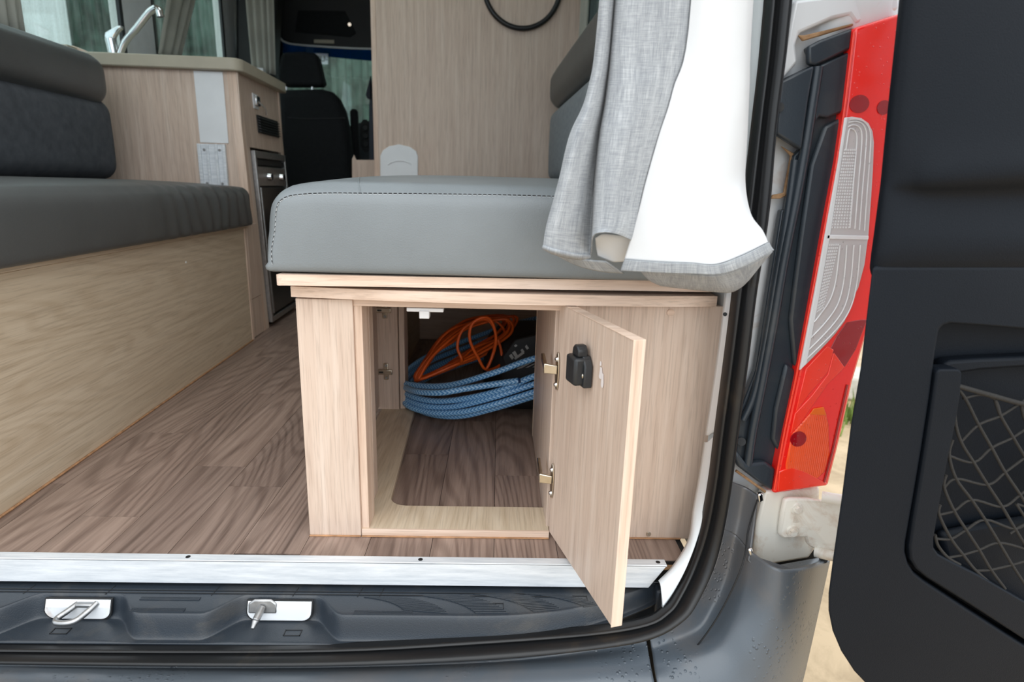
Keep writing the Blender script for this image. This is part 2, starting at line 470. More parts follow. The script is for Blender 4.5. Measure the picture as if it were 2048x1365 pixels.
# van shell
LW = -1.36
def wallpanel(y0, y1, z0, z1, x0=LW-.05, x1=LW): return ((x0, y0, z0), (x1, y1, z1))
wl = boxes('wall_left', [wallpanel(-.05, 3.9, -.03, .90), wallpanel(-.05, 3.9, 1.62, 1.95), wallpanel(-.05, .35, .9, 1.62),
      wallpanel(1.845, 2.085, .9, 1.62), wallpanel(2.875, 3.12, .9, 1.62)], GREYWALL, bev=.004, kind='structure')
wr = boxes('wall_right', [wallpanel(.1, 3.9, -.03, .82, .475, .53), wallpanel(-.02, 3.9, 1.62, 1.95, .475, .53), wallpanel(.1, .6, .82, 1.62, .475, .53),
      wallpanel(1.98, 3.0, .82, 1.62, .475, .53)], GREYWALL, bev=.004, kind='structure')
boxes('ceiling', [((LW-.05, -.08, 1.95), (.53, .75, 2.0)), ((LW-.05, 1.45, 1.95), (.53, 3.95, 2.0)), ((LW-.05, .75, 1.95), (-.80, 1.45, 2.0)), ((-.10, .75, 1.95), (.53, 1.45, 2.0))], ROOFM, bev=0, kind='structure')
box('added_roof_hatch', (-.80, .75, 1.97), (-.10, 1.45, 1.975), FROST, bev=0, kind='structure')  # roof hatch added out of view to bring daylight into the interior
box('added_cab_window', (.49, 3.0, .82), (.495, 3.9, 1.62), FROST, bev=0, kind='structure')  # unseen right cab window, put in to brighten the inside
box('door_1', (LW-.05, 3.12, .9), (LW, 3.85, 1.62), CABP, bev=0, kind='structure')
# cab firewall, dash and lower front
box('wall_front', (LW-.05, 3.85, -.03), (.53, 3.95, .95), CABP, bev=0, kind='structure')
boxes('trim_1', [((LW-.05, 3.85, 1.62), (.53, 3.95, 1.95)), ((LW-.05, 3.85, .95), (LW+.03, 3.95, 1.62)), ((.42, 3.85, .95), (.53, 3.95, 1.62))], CABP, bev=0, kind='structure')
# rear header above the opening
box('trim_2', (LW-.05, -.08, 1.66), (.53, -.02, 1.95), PAINT, kind='structure')

# windows in the left wall
def window(name, y0, y1, z0, z1, x, mat, s=1, rad=.06):
    w_ = bpy.data.objects.new(name, None); col.objects.link(w_); w_.location = (x, (y0+y1)/2, z0)
    w_['kind'] = 'structure'; w_['_b'] = [x, (y0+y1)/2, z0]
    def loop(inset, r):
        pts = []
        for cy, cz, a0 in ((y1-inset-r, z1-inset-r, 0), (y0+inset+r, z1-inset-r, 90), (y0+inset+r, z0+inset+r, 180), (y1-inset-r, z0+inset+r, 270)):
            for t in range(0, 91, 15): pts.append((cy+r*math.cos(R(a0+t)), cz+r*math.sin(R(a0+t))))
        return pts
    A, B = loop(0, rad), loop(.022, rad-.018); bm = bmesh.new()
    rings = [[bm.verts.new((x+dx, a, b)) for a, b in P] for dx, P in ((.0, A), (.012*s, A), (.012*s, B), (.0, B))]
    n = len(A)
    for q in range(4):
        P, Q = rings[q], rings[(q+1) % 4]
        for i in range(n): bm.faces.new((P[i], P[(i+1) % n], Q[(i+1) % n], Q[i]))
    link('window_seal', finish(bm), RUBBER, w_)
    bm = bmesh.new(); P = loop(.012, rad-.01)
    hexa(bm, [(x-.004*s, a, b) for a, b in P], [(x, a, b) for a, b in P])
    link('pane', finish(bm), mat, w_)
    return w_
window('window_1', .35, 1.845, .90, 1.62, LW-.01, WETGLASS)
window('window_2', 2.085, 2.875, .90, 1.62, LW-.01, WETGLASS, rad=.1)
window('window_3', .60, 1.98, .82, 1.62, .485, FROST, -1)
# windscreen
ws = bpy.data.objects.new('window_4', None); col.objects.link(ws); ws.location = (-.4, 3.85, .95); ws['kind'] = 'structure'; ws['_b'] = [-.4, 3.85, .95]
box('pane', (LW+.03, 3.87, .95), (.42, 3.878, 1.62), WETGLASS, ws, bev=0)
pri('blue_tint_strip', [(-1.3527,3.86,1.6277),(-0.7079,3.86,1.6553),(-0.7155,3.86,1.3912),(-0.8719,3.86,1.3981),(-1.0101,3.86,1.4057),(-1.1476,3.86,1.4132),(-1.3666,3.86,1.4173)], (0, .006, 0), BLUETINT, ws, bev=0)

# things outside
hd = thing('corrugated_fence', 'teal green corrugated fence outside, seen blurred through the rain streaked windscreen and side windows', 'fence', (-2, 8, -.65))
def fence_run(x0, y0, x1, y1, n):
    d = Vector((x1-x0, y1-y0, 0))
    for i in range(n):
        a = Vector((x0, y0, -.65))+d*(i/n); b = Vector((x0, y0, -.65))+d*((i+1)/n)
        nn = Vector((-d.y, d.x, 0)).normalized()*.05; mid = (a+b)/2
        hh = 4.9
        bm = bmesh.new()
        pts = [a, a+(b-a)*.3, a+(b-a)*.4+nn, a+(b-a)*.9+nn, b]
        lo = pts+[p+nn*.25 for p in pts[::-1]]
        hexa(bm, lo, [p+Vector((0, 0, hh)) for p in lo])
        link('fence_sheet', finish(bm), FENCEM, hd)
FENCEM = dirty('streaked_teal_fence', (86, 110, 100), (36, 46, 38), .6, .3, (.40, .62), 1.8)
fence_run(-4.6, 6.0, -4.6, 9.5, 16); fence_run(-4.6, 9.5, 3.5, 9.5, 34)
box('white_wall', (-4.4, 0, -.65), (-3.9, 5.85, 3.2), PAINTC, bev=.02, kind=None, label='bright white wall outside the left rear window', cat='wall')
gr = thing('grass_tuft', 'small blurred patch of green grass on the tan ground behind tail light', 'grass', (2.1, 2.1, -.65))
bm = bmesh.new(); rr = random.Random(3)
for i in range(260):
    x, y = 2.1+rr.gauss(0, .18), 2.2+rr.gauss(0, .10); h = rr.uniform(.06, .14); a = rr.uniform(0, 6.28)
    dx, dy = math.cos(a)*.008, math.sin(a)*.008
    v = [bm.verts.new(p) for p in ((x-dx, y-dy, -.65), (x+dx, y+dy, -.65), (x+dx*3, y+dy*5, -.65+h))]; bm.faces.new(v)
link('blades', finish(bm), plain('grass_green', (112, 134, 60), .8, var=.3), gr, kind='stuff')
box('kerb_stone', (1.5, 2.5, -.65), (3.3, 2.75, -.50), plain('pale_stone', (190, 186, 176), .8, var=.2), bev=.02, label='pale stone kerb on the ground behind the grass beside tail light', cat='kerb')

# ================================================================== LEFT BENCH
XB = -.771
t = thing('storage_bench', 'long pale wooden bench box along the left side of the aisle', 'bench', (XB, .7, 0))
box('side_panel', (XB-.015, -.03, 0), (XB, 1.30, .39), W_Y, t)
box('end_post', (XB-.016, 1.302, 0), (XB+.002, 1.318, .398), E_Z, t)
box('back_panel', (LW+.01, 1.318, 0), (XB-.016, 1.333, .39), W_X, t)
box('top_board', (LW+.01, -.03, .391), (XB+.004, 1.33, .399), W_Y, t)
screw(t, (XB, .86, .33), (1, 0, 0), .003, WHITEP, 'screw_cap')
box('toe_panel', (XB-.012, 1.335, .002), (XB-.004, 1.437, .14), W_Z, t)
box('filler_panel', (XB-.012, 1.335, .142), (XB-.002, 1.437, .40), W_Z, t)
SEAL_ = plain('orange_brown_grime', (170, 128, 92), .7, var=.3, vs=60)
boxes('sealant_bead', [((XB, .0, .0), (XB+.005, 1.30, .004))], SEAL_, t, bev=.0015)
# seat cushion with soft wrinkles near its far end
bm = cushion((.60, 1.32, .128), .030, (26, 150, 14), crown=.016, bulge=.006, rb=.012)
for v in bm.verts:
    y = v.co.y; f = max(0, min(1, (y+.1)/.3))*max(0, min(1, (.65-y)/.08))
    if v.co.x > .2: v.co.x += .0065*f*math.sin(y*88+v.co.z*14+3*noise.noise(v.co*5))*(.6+.4*noise.noise(v.co*8))
xf(bm, Matrix.Translation((XB+.028-.30, .66, .3995)))
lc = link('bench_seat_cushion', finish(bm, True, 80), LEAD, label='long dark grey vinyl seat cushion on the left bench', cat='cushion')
# backrest: charcoal velour body with a vinyl bolster along the top
t = thing('backrest_cushion', 'charcoal velour backrest with dark vinyl bolster standing on the left bench', 'cushion', (-1.26, .6, .53))
bm = cushion((.18, 1.30, .25), .05, (14, 60, 18), bulge=.012); xf(bm, Matrix.Translation((-1.235, .66, .538)))
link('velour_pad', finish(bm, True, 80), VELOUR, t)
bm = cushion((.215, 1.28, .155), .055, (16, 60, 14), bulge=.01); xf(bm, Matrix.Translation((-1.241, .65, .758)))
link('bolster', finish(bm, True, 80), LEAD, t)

# ================================================================== KITCHEN
YK = 1.44
t = thing('kitchen_cabinet', 'pale wooden kitchen cabinet with a fridge at the end of the left bench', 'cabinet', (-1.07, 1.7, 0))
box('end_panel', (LW+.01, YK, 0), (-.80, YK+.016, .905), W_Z, t)
pri('edge_post', [(-.800, YK-.002, 0), (-.776, YK-.002, 0), (-.806, YK-.002, .905), (-.836, YK-.002, .905)], (0, .03, 0), E_Z, t)
# aisle side: sides of the carcass, top fascia, plinth and far stile
def kx(z): return -.776-.030*z/.905
def kpan(name, y0, y1, z0, z1, mat, th=.016, out=0, par=None, bev=.001):
    P = [(kx(z0)+out, y0, z0), (kx(z0)+out, y1, z0), (kx(z1)+out, y1, z1), (kx(z1)+out, y0, z1)]
    return pri(name, P, (-th, 0, 0), mat, par or t, bev=bev)
kpan('fascia', YK+.028, 1.905, .665, .905, W_Z)
kpan('stile', YK+.028, 1.50, .0, .665, W_Z)
kpan('stile', 1.875, 1.905, .0, .665, W_Z)
box('far_panel', (LW+.01, 1.889, 0), (-.80, 1.905, .905), W_Z, t)
box('inner_back', (LW+.012, 1.46, .0), (LW+.02, 1.89, .9), W_Z, t)
kn = kpan('knob', 1.585, 1.625, .815, .852, CHROME, .012, .014, bev=.004)
kpan('knob_plate', 1.578, 1.632, .806, .858, WHITEP, .004, .004, bev=.001)
tubeo('pull_tab', [(kx(.83)+.014, 1.6, .83), (kx(.8)+.03, 1.615, .81), (kx(.78)+.03, 1.625, .788)], .003, CHROME, t, k=4)
vt = kpan('vent_grille', 1.60, 1.845, .722, .786, CABP, .004, .005)
for i in range(6):
    z = .728+i*.0095
    bm = bmesh.new()
    hexa(bm, [(kx(z)+.0045, 1.605, z), (kx(z)+.0045, 1.84, z), (kx(z)+.0045, 1.84, z+.004), (kx(z)+.0045, 1.605, z+.004)],
         [(kx(z)+.012, 1.605, z-.003), (kx(z)+.012, 1.84, z-.003), (kx(z)+.012, 1.84, z+.001), (kx(z)+.012, 1.605, z+.001)])
    link('slat', finish(bm), BLACKP, vt)
# white panel and aluminium rail on the end panel
box('white_panel', (-.944, YK-.004, .672), (-.848, YK-.0005, .903), WHITEP, t)
rl = boxes('table_rail', [((-.952, YK-.008, .50), (-.858, YK-.001, .668)), ((-.952, YK-.014, .50), (-.940, YK-.008, .668)), ((-.922, YK-.014, .50), (-.914, YK-.008, .668)),
       ((-.893, YK-.014, .50), (-.885, YK-.008, .668)), ((-.868, YK-.014, .50), (-.858, YK-.008, .668))], ALU, t, bev=.001)
for x, z in ((-.931, .648), (-.879, .648), (-.931, .535), (-.879, .535)): screw(rl, (x, YK-.008, z), (0, -1, 0), .005, ZINC)
# fridge
def fpan(name, y0, y1, z0, z1, mat, o0, th, par, bev=.002): return kpan(name, y0, y1, z0, z1, mat, th, o0, par, bev)
fr = thing('fridge', 'silver framed fridge with dark smoked door panel built into the kitchen cabinet', 'fridge', (-.9, 1.69, .02))
box('body', (-1.25, 1.51, .03), (kx(.3)-.012, 1.865, .64), CABP, fr)
for a in ((1.505, 1.52, .02, .655), (1.86, 1.872, .02, .655), (1.52, 1.86, .63, .655), (1.52, 1.86, .02, .04)): fpan('frame', *a, ZINC, .014, .02, fr)
fpan('control_strip', 1.525, 1.855, .53, .60, ZINC, .012, .012, fr)
fpan('vent_strip', 1.525, 1.855, .605, .625, CABP, .010, .012, fr)
for y in (1.63, 1.78):
    cylo('control_dial', (kx(.565)+.012, y, .565), (kx(.565)+.028, y, .565), .017, CHROME, fr, r1=.014, bev=.002)
fpan('door_panel', 1.525, 1.855, .05, .525, FRIDGE, .012, .014, fr)
for a in ((1.525, 1.535, .05, .525), (1.845, 1.855, .05, .525)): fpan('door_trim', *a, ZINC, .016, .006, fr)
# worktop with rounded corner
def wt_outline(z):
    P = [(LW+.002, YK-.03, z), (-.83, YK-.03, z)]
    for k in range(7): a = R(-90+15*k); P.append((-.82+.04*math.cos(a), YK+.01+.04*math.sin(a), z))
    P += [(-.78, 1.93, z), (LW+.002, 1.93, z)]; return P
bm = bmesh.new(); hexa(bm, wt_outline(.905), wt_outline(.945))
wk = mod_bevel(link('kitchen_worktop', finish(bm), TOPM, label='stone beige worktop with rounded corner on the kitchen cabinet', cat='worktop'), .004)
box('splash_lip', (LW+.004, YK-.02, .945), (LW+.03, 1.93, .965), TOPM, label='small beige upstand at the back edge of the worktop', cat='upstand')
# tap
t = thing('kitchen_tap', 'chrome mixer tap with raised spout standing on the kitchen worktop', 'tap', (-1.2, 1.56, .945))
fb = (-1.2602,1.56,0.9662); ft = (-1.2653,1.56,1.0174)
fb = (fb[0], fb[1], .945)
cylo('base', fb, (fb[0], fb[1], .955), .022, CHROME, t, bev=.002)
cylo('body', (fb[0], fb[1], .955), ft, .0155, CHROME, t, r1=.018, bev=.003)
pri('lever', [(-1.2809,1.55,1.021),(-1.2775,1.55,1.0338),(-1.2366,1.55,1.0545),(-1.2212,1.55,1.0583),(-1.2189,1.55,1.0505),(-1.2316,1.55,1.042),(-1.2474,1.55,1.0224),(-1.2528,1.55,1.0062),(-1.2797,1.55,1.0051)], (0, .022, 0), CHROME, t, bev=.004)
tubeo('spout', [(fb[0]+.012, 1.565, .955)]+[(-1.2206,1.565,1.0075),(-1.1783,1.565,1.0509),(-1.1359,1.565,1.0971),(-1.1156,1.565,1.1138),(-1.1016,1.565,1.1191),(-1.0924,1.565,1.1116),(-1.0921,1.565,1.099)], .0115, CHROME, t, n=14)
cylo('aerator', (-1.0941,1.565,1.1115), (-1.0911,1.565,1.0927), .0125, CHROME, t)
# small sponge-like board end behind the bolster
pri('wooden_lid', [(-1.3582,1.47,0.9695),(-1.3435,1.47,0.9716),(-1.29,1.47,0.9521),(-1.2842,1.47,0.9477),(-1.3619,1.47,0.9446)], (0, .03, 0), W_X, None, label='small pale brown board lying on the worktop behind the left bolster', cat='board')

# curtains hanging at the left windows and beside the cab
def drape(name, label, pts_t, pts_b, mat, y, amp, n=40, folds=5, group=None, dirn=(0, -1, 0), top=0):
    rows = []
    A, B = Vector(pts_t[0]), Vector(pts_t[1]); C_, D = Vector(pts_b[0]), Vector(pts_b[1])
    for i in range(12):
        v = i/11; row = []
        for j in range(n+1):
            u = j/n; p = (A+(B-A)*u)*(1-v)+(C_+(D-C_)*u)*v
            f = math.sin(u*folds*2*math.pi+.6*math.sin(u*9)); p = p+Vector(dirn)*amp*f*(1-.3*v)
            row.append(p)
        rows.append(row)
    return grid(name, rows, mat, None, thick=.002, label=label, cat='curtain', group=group)
drape('window_curtain', 'dark grey curtain gathered at the far upper left behind the bolster', [(LW+.03, 1.03, 1.62), (LW+.03, 1.225, 1.62)], [(LW+.03, 1.03, .93), (LW+.03, 1.222, .93)], CABCURT, 0, .014, folds=4, dirn=(1, 0, 0))
drape('window_curtain', 'grey curtain pulled diagonally across the window behind the tap', [(-1.33,2.3126,1.5782),(-1.33,2.7047,1.7147)], [(-1.33,2.032,1.0556),(-1.33,2.2481,1.0894)], CABCURT, 0, .014, folds=3, dirn=(1, 0, 0))
drape('cab_curtain', 'grey green curtain gathered beside the worktop at the cab entrance', [(-1.1267,2.55,1.6067),(-0.9796,2.55,1.6138)], [(-1.1168,2.55,1.086),(-1.0016,2.55,1.0716)], CABCURT, 0, .02, folds=4)
box('curtain_tie', (-1.1233,2.52,1.0899), (-1.0382,2.47,1.0615), WHITEP, bev=.003, label='pale tie band holding the cab curtain above the worktop corner', cat='tie')
pri('cab_pillar_trim', [(-1.2991,2.95,1.7057),(-1.0599,2.95,1.7172),(-1.1396,2.95,1.1325),(-1.0561,2.95,1.0025),(-1.3582,2.95,0.9917)], (0, .12, 0), CABP, None, bev=.02, label='black pillar trim behind the cab curtain', cat='trim')

# ================================================================== CAB
def seat(label, name, pts, hr, group=None, y=2.72):
    t = thing(name, label, 'seat', (pts[0][0], y, 0))
    bm = bmesh.new(); prism(bm, pts, (0, .13, 0))
    o = link('backrest', finish(bm), CABCLOTH, t); mod_bevel(o, .045, 5)
    bm = bmesh.new(); prism(bm, hr, (0, .10, 0))
    o = link('headrest', finish(bm), CABCLOTH, t); mod_bevel(o, .035, 5)
    return t
t = seat('black cab seat with headrest seen beyond the kitchen cabinet', 'cab_chair',
     [(-1.0567,2.72,1.0279),(-0.8246,2.72,1.0415),(-0.767,2.72,1.0285),(-0.7314,2.72,0.9944),(-0.702,2.72,0.9292),(-0.6819,2.72,0.8267),(-0.6741,2.72,0.6744),(-0.6787,2.72,0.4029),(-0.687,2.72,0.1778),(-1.1141,2.72,0.1688)],
     [(-1.0528,2.76,1.0718),(-1.056,2.76,1.1043),(-1.0366,2.76,1.1995),(-1.0143,2.76,1.2201),(-0.93,2.76,1.2284),(-0.8567,2.76,1.2239),(-0.8415,2.76,1.2122),(-0.8226,2.76,1.1131),(-0.8115,2.76,1.0681),(-0.8332,2.76,1.0597),(-1.0197,2.76,1.0528)])
for x in (571, 624):
    pass
cylo('headrest_post', (-1.0249,2.8,1.0714), (-1.0281,2.8,1.0201), .007, CHROME, t)
cylo('headrest_post', (-0.8851,2.8,1.0766), (-0.8878,2.8,1.0252), .007, CHROME, t)
tubeo('seat_seam', [(-1.0045,2.717,0.8853),(-0.8851,2.717,0.8816),(-0.6975,2.717,0.8931)], .002, BLACKP, t)
box('seat_base', (-1.02, 2.45, 0), (-.62, 2.85, .42), CABP, t, bev=.03)
t = thing('armrest', 'upright black armrest beside the black cab seat', 'armrest', (-.66, 2.8, 0))
pri('pad', [(-0.701,2.87,0.9463),(-0.6921,2.87,0.96),(-0.6669,2.87,0.9609),(-0.6591,2.87,0.9451),(-0.6566,2.87,0.6921),(-0.6579,2.87,0.398),(-0.7015,2.87,0.3969)], (0, .05, 0), CABCLOTH, t, bev=.012)
box('stem', (-.612, 2.87, 0), (-.58, 2.92, .55), CABP, t)
t = thing('cab_door_panel', 'dark grey cab door panel with oval black speaker beyond the armrest', 'door panel', (-.6, 3.3, .4))
pri('panel', [(-0.7461,3.3,0.8735),(-0.7318,3.3,0.9222),(-0.6401,3.3,0.9434),(-0.5614,3.3,0.946),(-0.5859,3.3,-0.081),(-0.78,3.3,-0.0845)], (0, .04, 0), plain('slate_plastic', (44, 50, 56), .5), t, bev=.01)
bm = bmesh.new()
c0 = Vector((-0.6855,3.29,0.8443)); pts = [(c0.x+.035*math.cos(a), 3.292, c0.z+.10*math.copysign(abs(math.sin(a))**.6, math.sin(a))) for a in [2*math.pi*k/32 for k in range(32)]]
prism(bm, pts, (0, .012, 0)); link('speaker_surround', finish(bm), CABP, t)
for dz in (.05, 0, -.05): cylo('speaker_cone', (c0.x, 3.292, c0.z+dz), (c0.x, 3.285, c0.z+dz), .022, BLACKP, t, r1=.016)
t = thing('cab_chair', 'grey sided second cab seat mostly hidden behind the tall wooden partition', 'seat', (-.4, 2.5, 0))
pri('backrest', [(-0.5262,2.45,0.933),(-0.5103,2.45,1.0505),(-0.4838,2.45,1.1207),(-0.366,2.45,1.1253),(-0.3795,2.45,0.3688),(-0.5409,2.45,0.3649)], (0, .12, 0), plain('slate_cloth', (58, 62, 72), .9), t, bev=.02)
pri('side_bolster', [(-0.5363,2.43,0.977),(-0.509,2.43,1.0704),(-0.5124,2.43,0.9545),(-0.5293,2.43,0.9632)], (0, .03, 0), plain('slate_cloth_dark', (44, 46, 54), .9), t, bev=.004)
box('seat_base', (-.50, 2.2, 0), (-.1, 2.6, .42), CABP, t, bev=.03)
# low wooden step pieces at the cab entrance
pri('low_wood_partition', [(-0.5611,2.15,0.659),(-0.5513,2.15,0.6771),(-0.5429,2.15,0.6551),(-0.4324,2.15,0.6584),(-0.4383,2.15,0.4299),(-0.5697,2.15,0.4265)], (0, .015, 0), W_Z, None, label='low pale wooden partition end beside the tall partition', cat='partition')
# overhead shelf
t = thing('overhead_shelf', 'black overhead storage shelf above the windscreen in the cab', 'shelf', (-.9, 3.5, 1.4))
pri('shelf_body', [(-1.2098,3.3,1.4427),(-1.1963,3.3,1.421),(-1.1512,3.3,1.378),(-1.0679,3.3,1.3645),(-0.7655,3.3,1.3569),(-0.5821,3.3,1.3614),(-0.5707,3.3,1.7998),(-1.2345,3.3,1.7685)], (0, .04, 0), CABP, t, bev=.008)
tubeo('shelf_edge', [(-1.2087,3.295,1.4361),(-1.1844,3.295,1.398),(-1.15,3.295,1.3742),(-1.0666,3.295,1.3635),(-0.7646,3.295,1.3573),(-0.5814,3.295,1.3605)], .006, GREYWALL, t)
pri('recess_panel', [(-1.0665,3.292,1.5575),(-0.7861,3.292,1.5643),(-0.7244,3.292,1.4445),(-0.7616,3.292,1.4204),(-1.0916,3.292,1.4347)], (0, .008, 0), CABCLOTH, t, bev=.003)
pri('warning_label', [(-0.9782,3.285,1.3959),(-0.8577,3.285,1.3981),(-0.8586,3.285,1.3783),(-0.9792,3.285,1.3762)], (0, .002, 0), TOPM, t, bev=0)
cylo('lock', (-0.762,3.292,1.4904), (-0.7597,3.28,1.4877), .010, CHROME, t)
# windscreen sticker with letters
t = thing('windscreen_sticker', 'small white sticker with dark letters under the blue strip of windscreen', 'sticker', (-1.0615,3.84,1.3869))
pri('paper', [(-1.142,3.84,1.4224),(-1.0185,3.84,1.4241),(-1.0219,3.84,1.3528),(-1.1389,3.84,1.3515)], (0, .001, 0), STICKER, t, bev=0)
tcv = bpy.data.curves.new('letters', 'FONT'); tcv.body = 'NU-'; tcv.size = .052; tcv.extrude = .0004; tcv.align_x = 'CENTER'; tcv.align_y = 'CENTER'
to = bpy.data.objects.new('letters', tcv); col.objects.link(to)
me = bpy.data.meshes.new_from_object(to); bpy.data.objects.remove(to)
me.transform(Matrix.Translation((-1.068,3.838,1.3863)) @ Matrix.Rotation(R(90), 4, 'X'))
link('letters', me, CABP, t)

# ================================================================== TALL PARTITION
YW = 1.95
t = thing('tall_partition', 'tall pale wooden partition closing the right bench towards the cab', 'partition', (0, YW, 0))
pri('panel', [(-.410, YW, 0), (.46, YW, 0), (.46, YW, 1.93), (-.405, YW, 1.93)], (0, .016, 0), W_Z, t)
pri('edge_strip', [(-.430, YW-.001, 0), (-.410, YW-.001, 0), (-.405, YW-.001, 1.93), (-.425, YW-.001, 1.93)], (0, .02, 0), E_Z, t)
box('side_panel', (-.428, YW+.02, 0), (-.412, YW+.2, 1.9), W_Z, t)
ct = Vector((-0.3214,1.95,0.6536))
P = [(-0.4033,1.95,0.5712),(-0.4008,1.95,0.6679),(-0.3894,1.95,0.6911),(-0.3633,1.95,0.7085),(-0.3202,1.95,0.7182),(-0.273,1.95,0.7093),(-0.2473,1.95,0.6935),(-0.2389,1.95,0.6728),(-0.2399,1.95,0.5758)]
vc = thing('vent_cover', 'white arched plastic cover low on the tall wooden partition', 'cover', (ct.x, YW, ct.z))
pri('cover_plate', [(p[0], YW-.001, p[2]) for p in P], (0, -.006, 0), WHITEP, vc, bev=.002)
tubeo('raised_rim', [(p[0], YW-.007, p[2]-.0) for p in [(-0.3693,1.95,0.6312),(-0.3518,1.95,0.6422),(-0.3171,1.95,0.6496),(-0.2826,1.95,0.6443),(-0.2654,1.95,0.6343)]], .003, WHITEP, vc)
cb = Vector((0.1957,1.93,1.3537)); 
rr_ = (Vector((0.2007,1.93,1.1966))-cb).length
tubeo('black_cable_loop', [(cb.x+rr_*math.cos(a)*1.0, 1.937, cb.z+rr_*math.sin(a)) for a in [2*math.pi*k/40 for k in range(40)]], .0105, RUBBER, None, n=12, k=2, closed=True, label='thick black round hoop hanging on the tall wooden partition', cat='hoop')
cylo('cover_disc', (cb.x, 1.9495, cb.z+.045), (cb.x, 1.944, cb.z+.045), .06, WHITEP, None, label='white round cap on the tall partition inside the black hoop', cat='cap')

# right side backrest
t = thing('backrest_cushion', 'grey velour backrest with dark vinyl bolster on the right bench, partly behind the big curtain', 'cushion', (.39, 1.1, .57))
bm = cushion((.135, 1.60, .30), .045, (12, 50, 16), bulge=.01); xf(bm, Matrix.Translation((.395, 1.12, .575)))
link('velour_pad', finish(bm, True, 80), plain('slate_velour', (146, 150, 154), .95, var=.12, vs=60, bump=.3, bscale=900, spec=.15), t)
bm = cushion((.145, 1.58, .16), .055, (14, 50, 14), bulge=.008); xf(bm, Matrix.Translation((.392, 1.11, .873)))
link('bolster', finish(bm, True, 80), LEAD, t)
drape('window_curtain', 'narrow grey curtain at the right window beside the tall partition', [(.445, 1.80, 1.62), (.445, 1.93, 1.62)], [(.445, 1.80, .92), (.445, 1.93, .92)], CABCURT, 0, .01, folds=3, dirn=(1, 0, 0))

# ================================================================== RIGHT SEAT BOX  (frame B: x along its front, y inwards)
t = thing('seat_box', 'pale wooden seat box with its small door standing open at the rear', 'cabinet', (.3, 0, 0), 'B')
box('corner_post', (0, 0, 0), (.082, .018, .386), W_Z, t)
box('side_panel', (0, .018, 0), (.014, .07, .386), W_Z, t)
box('front_stile', (.082, .006, .0), (.094, .05, .386), E_Z, t)
box('inner_stile', (.066, .10, .012), (.084, .13, .384), W_Z, t)
box('top_rail', (.082, .004, .376), (.396, .018, .388), E_X, t, bev=.0006)
box('rear_stile', (-.002, .54, .012), (.057, .556, .386), W_Z, t)
box('rear_stile', (.059, .545, .012), (.072, .60, .386), W_Z, t)
box('aisle_door', (-.002, .075, .02), (.010, .535, .38), W_Z, t)
# base board with a rounded cut-out
z1 = .012
def rc(cx, cy, r, a0): return [(cx+r*math.cos(R(a0+15*k)), cy+r*math.sin(R(a0+15*k))) for k in range(7)]
bm = bmesh.new()
inner = rc(.112+.03, .078+.03, .03, 180)
for z in (z1,):
    # left strip, front strip with rounded inside corner, swept together as one outline
    O1 = [(.014, .004), (.384, .004), (.384, .078)] + inner[::-1] + [(.092, .60), (.014, .60)]
hexa(bm, [(x, y, 0.0005) for x, y in O1], [(x, y, z1) for x, y in O1])
mod_bevel(link('base_board', finish(bm), W_Y, t), .0008)
box('base_edge', (.083, .0, .0008), (.384, .004, .0125), E_X, t, bev=.0006)
box('inner_wall', (.380, .018, .0), (.394, .415, .386), W_Z, t)
box('inner_wall_edge', (.379, .415, .0), (.395, .418, .386), E_Z, t)
rp_ = box('right_front_panel', (.396, .004, .0), (.655, .018, .388), W_Z, t)
cylo('screw_cap', (.549, .004, .377), (.549, .0025, .377), .0055, E_X, t)
screw(t, (.547, .004, .008), (0, -1, 0), .0045)
box('back_panel', (-.0, 1.3, .0), (.70, 1.315, .40), W_X, t)
box('aisle_panel', (-.002, .60, 0), (.012, 1.86, .40), W_Y, t)
boxes('sealant_bead', [((-.0, -.003, 0), (.082, 0, .0025)), ((.083, -.003, 0), (.384, 0, .0025)), ((.40, .001, 0), (.60, .004, .0025))], SEAL_, t, bev=.001)
# magnetic catch under the rail
ck = boxes('cupboard_catch', [((.157, .02, .366), (.212, .034, .372)), ((.176, .018, .356), (.191, .034, .368))], WHITEP, t, bev=.001)
# hinge plates on the rear stile
def mount(z, bottom=True):
    bm = bmesh.new()
    y = .5395
    for a, b in (((.022, y-.004, z-.021), (.034, y, z+.021)), ((.004, y-.010, z-.0065), (.044, y-.003, z+.0065))): bx(bm, a, b)
    o = mod_bevel(link('hinge_plate', finish(bm), STEEL, t), .003, 2)
    screw(o, (.028, y-.004, z+.0155), (0, -1, 0), .0035, ZINC); screw(o, (.028, y-.004, z-.0155), (0, -1, 0), .0035, ZINC)
    box('slot', (.012, y-.0106, z-.002), (.022, y-.0098, z+.002), CABP, o, bev=0)
mount(.110); mount(.262)
# open door: hinged at its left edge, swung out
ha = Vector((.383, .004, 0)); he = Vector((.4455, -.216, 0)); dv = (he-ha).normalized(); nv = Vector((-dv.y, dv.x, 0))  # nv towards +x side
def dp(u, w_, z): p = ha+dv*u+nv*w_; return (p.x, p.y, z)
DL = (he-ha).length
d_ = pri('door', [dp(.001, .001, .011), dp(DL-.001, .001, .011), dp(DL-.001, .001, .387), dp(.001, .001, .387)], Vector(nv)*.0135, W_Z, t, bev=.0005)
for nm, P, m_ in (('edge_band', [dp(DL-.001, 0, .010), dp(DL, 0, .010), dp(DL, 0, .388), dp(DL-.001, 0, .388)], E_Z),):
    pri('edge_band', P, Vector(nv)*.0155, m_, d_, bev=.0004)
pri('edge_band', [dp(0, 0, .387), dp(DL-.001, 0, .387), dp(DL-.001, 0, .388), dp(0, 0, .388)], Vector(nv)*.0155, E_X, d_, bev=.0003)
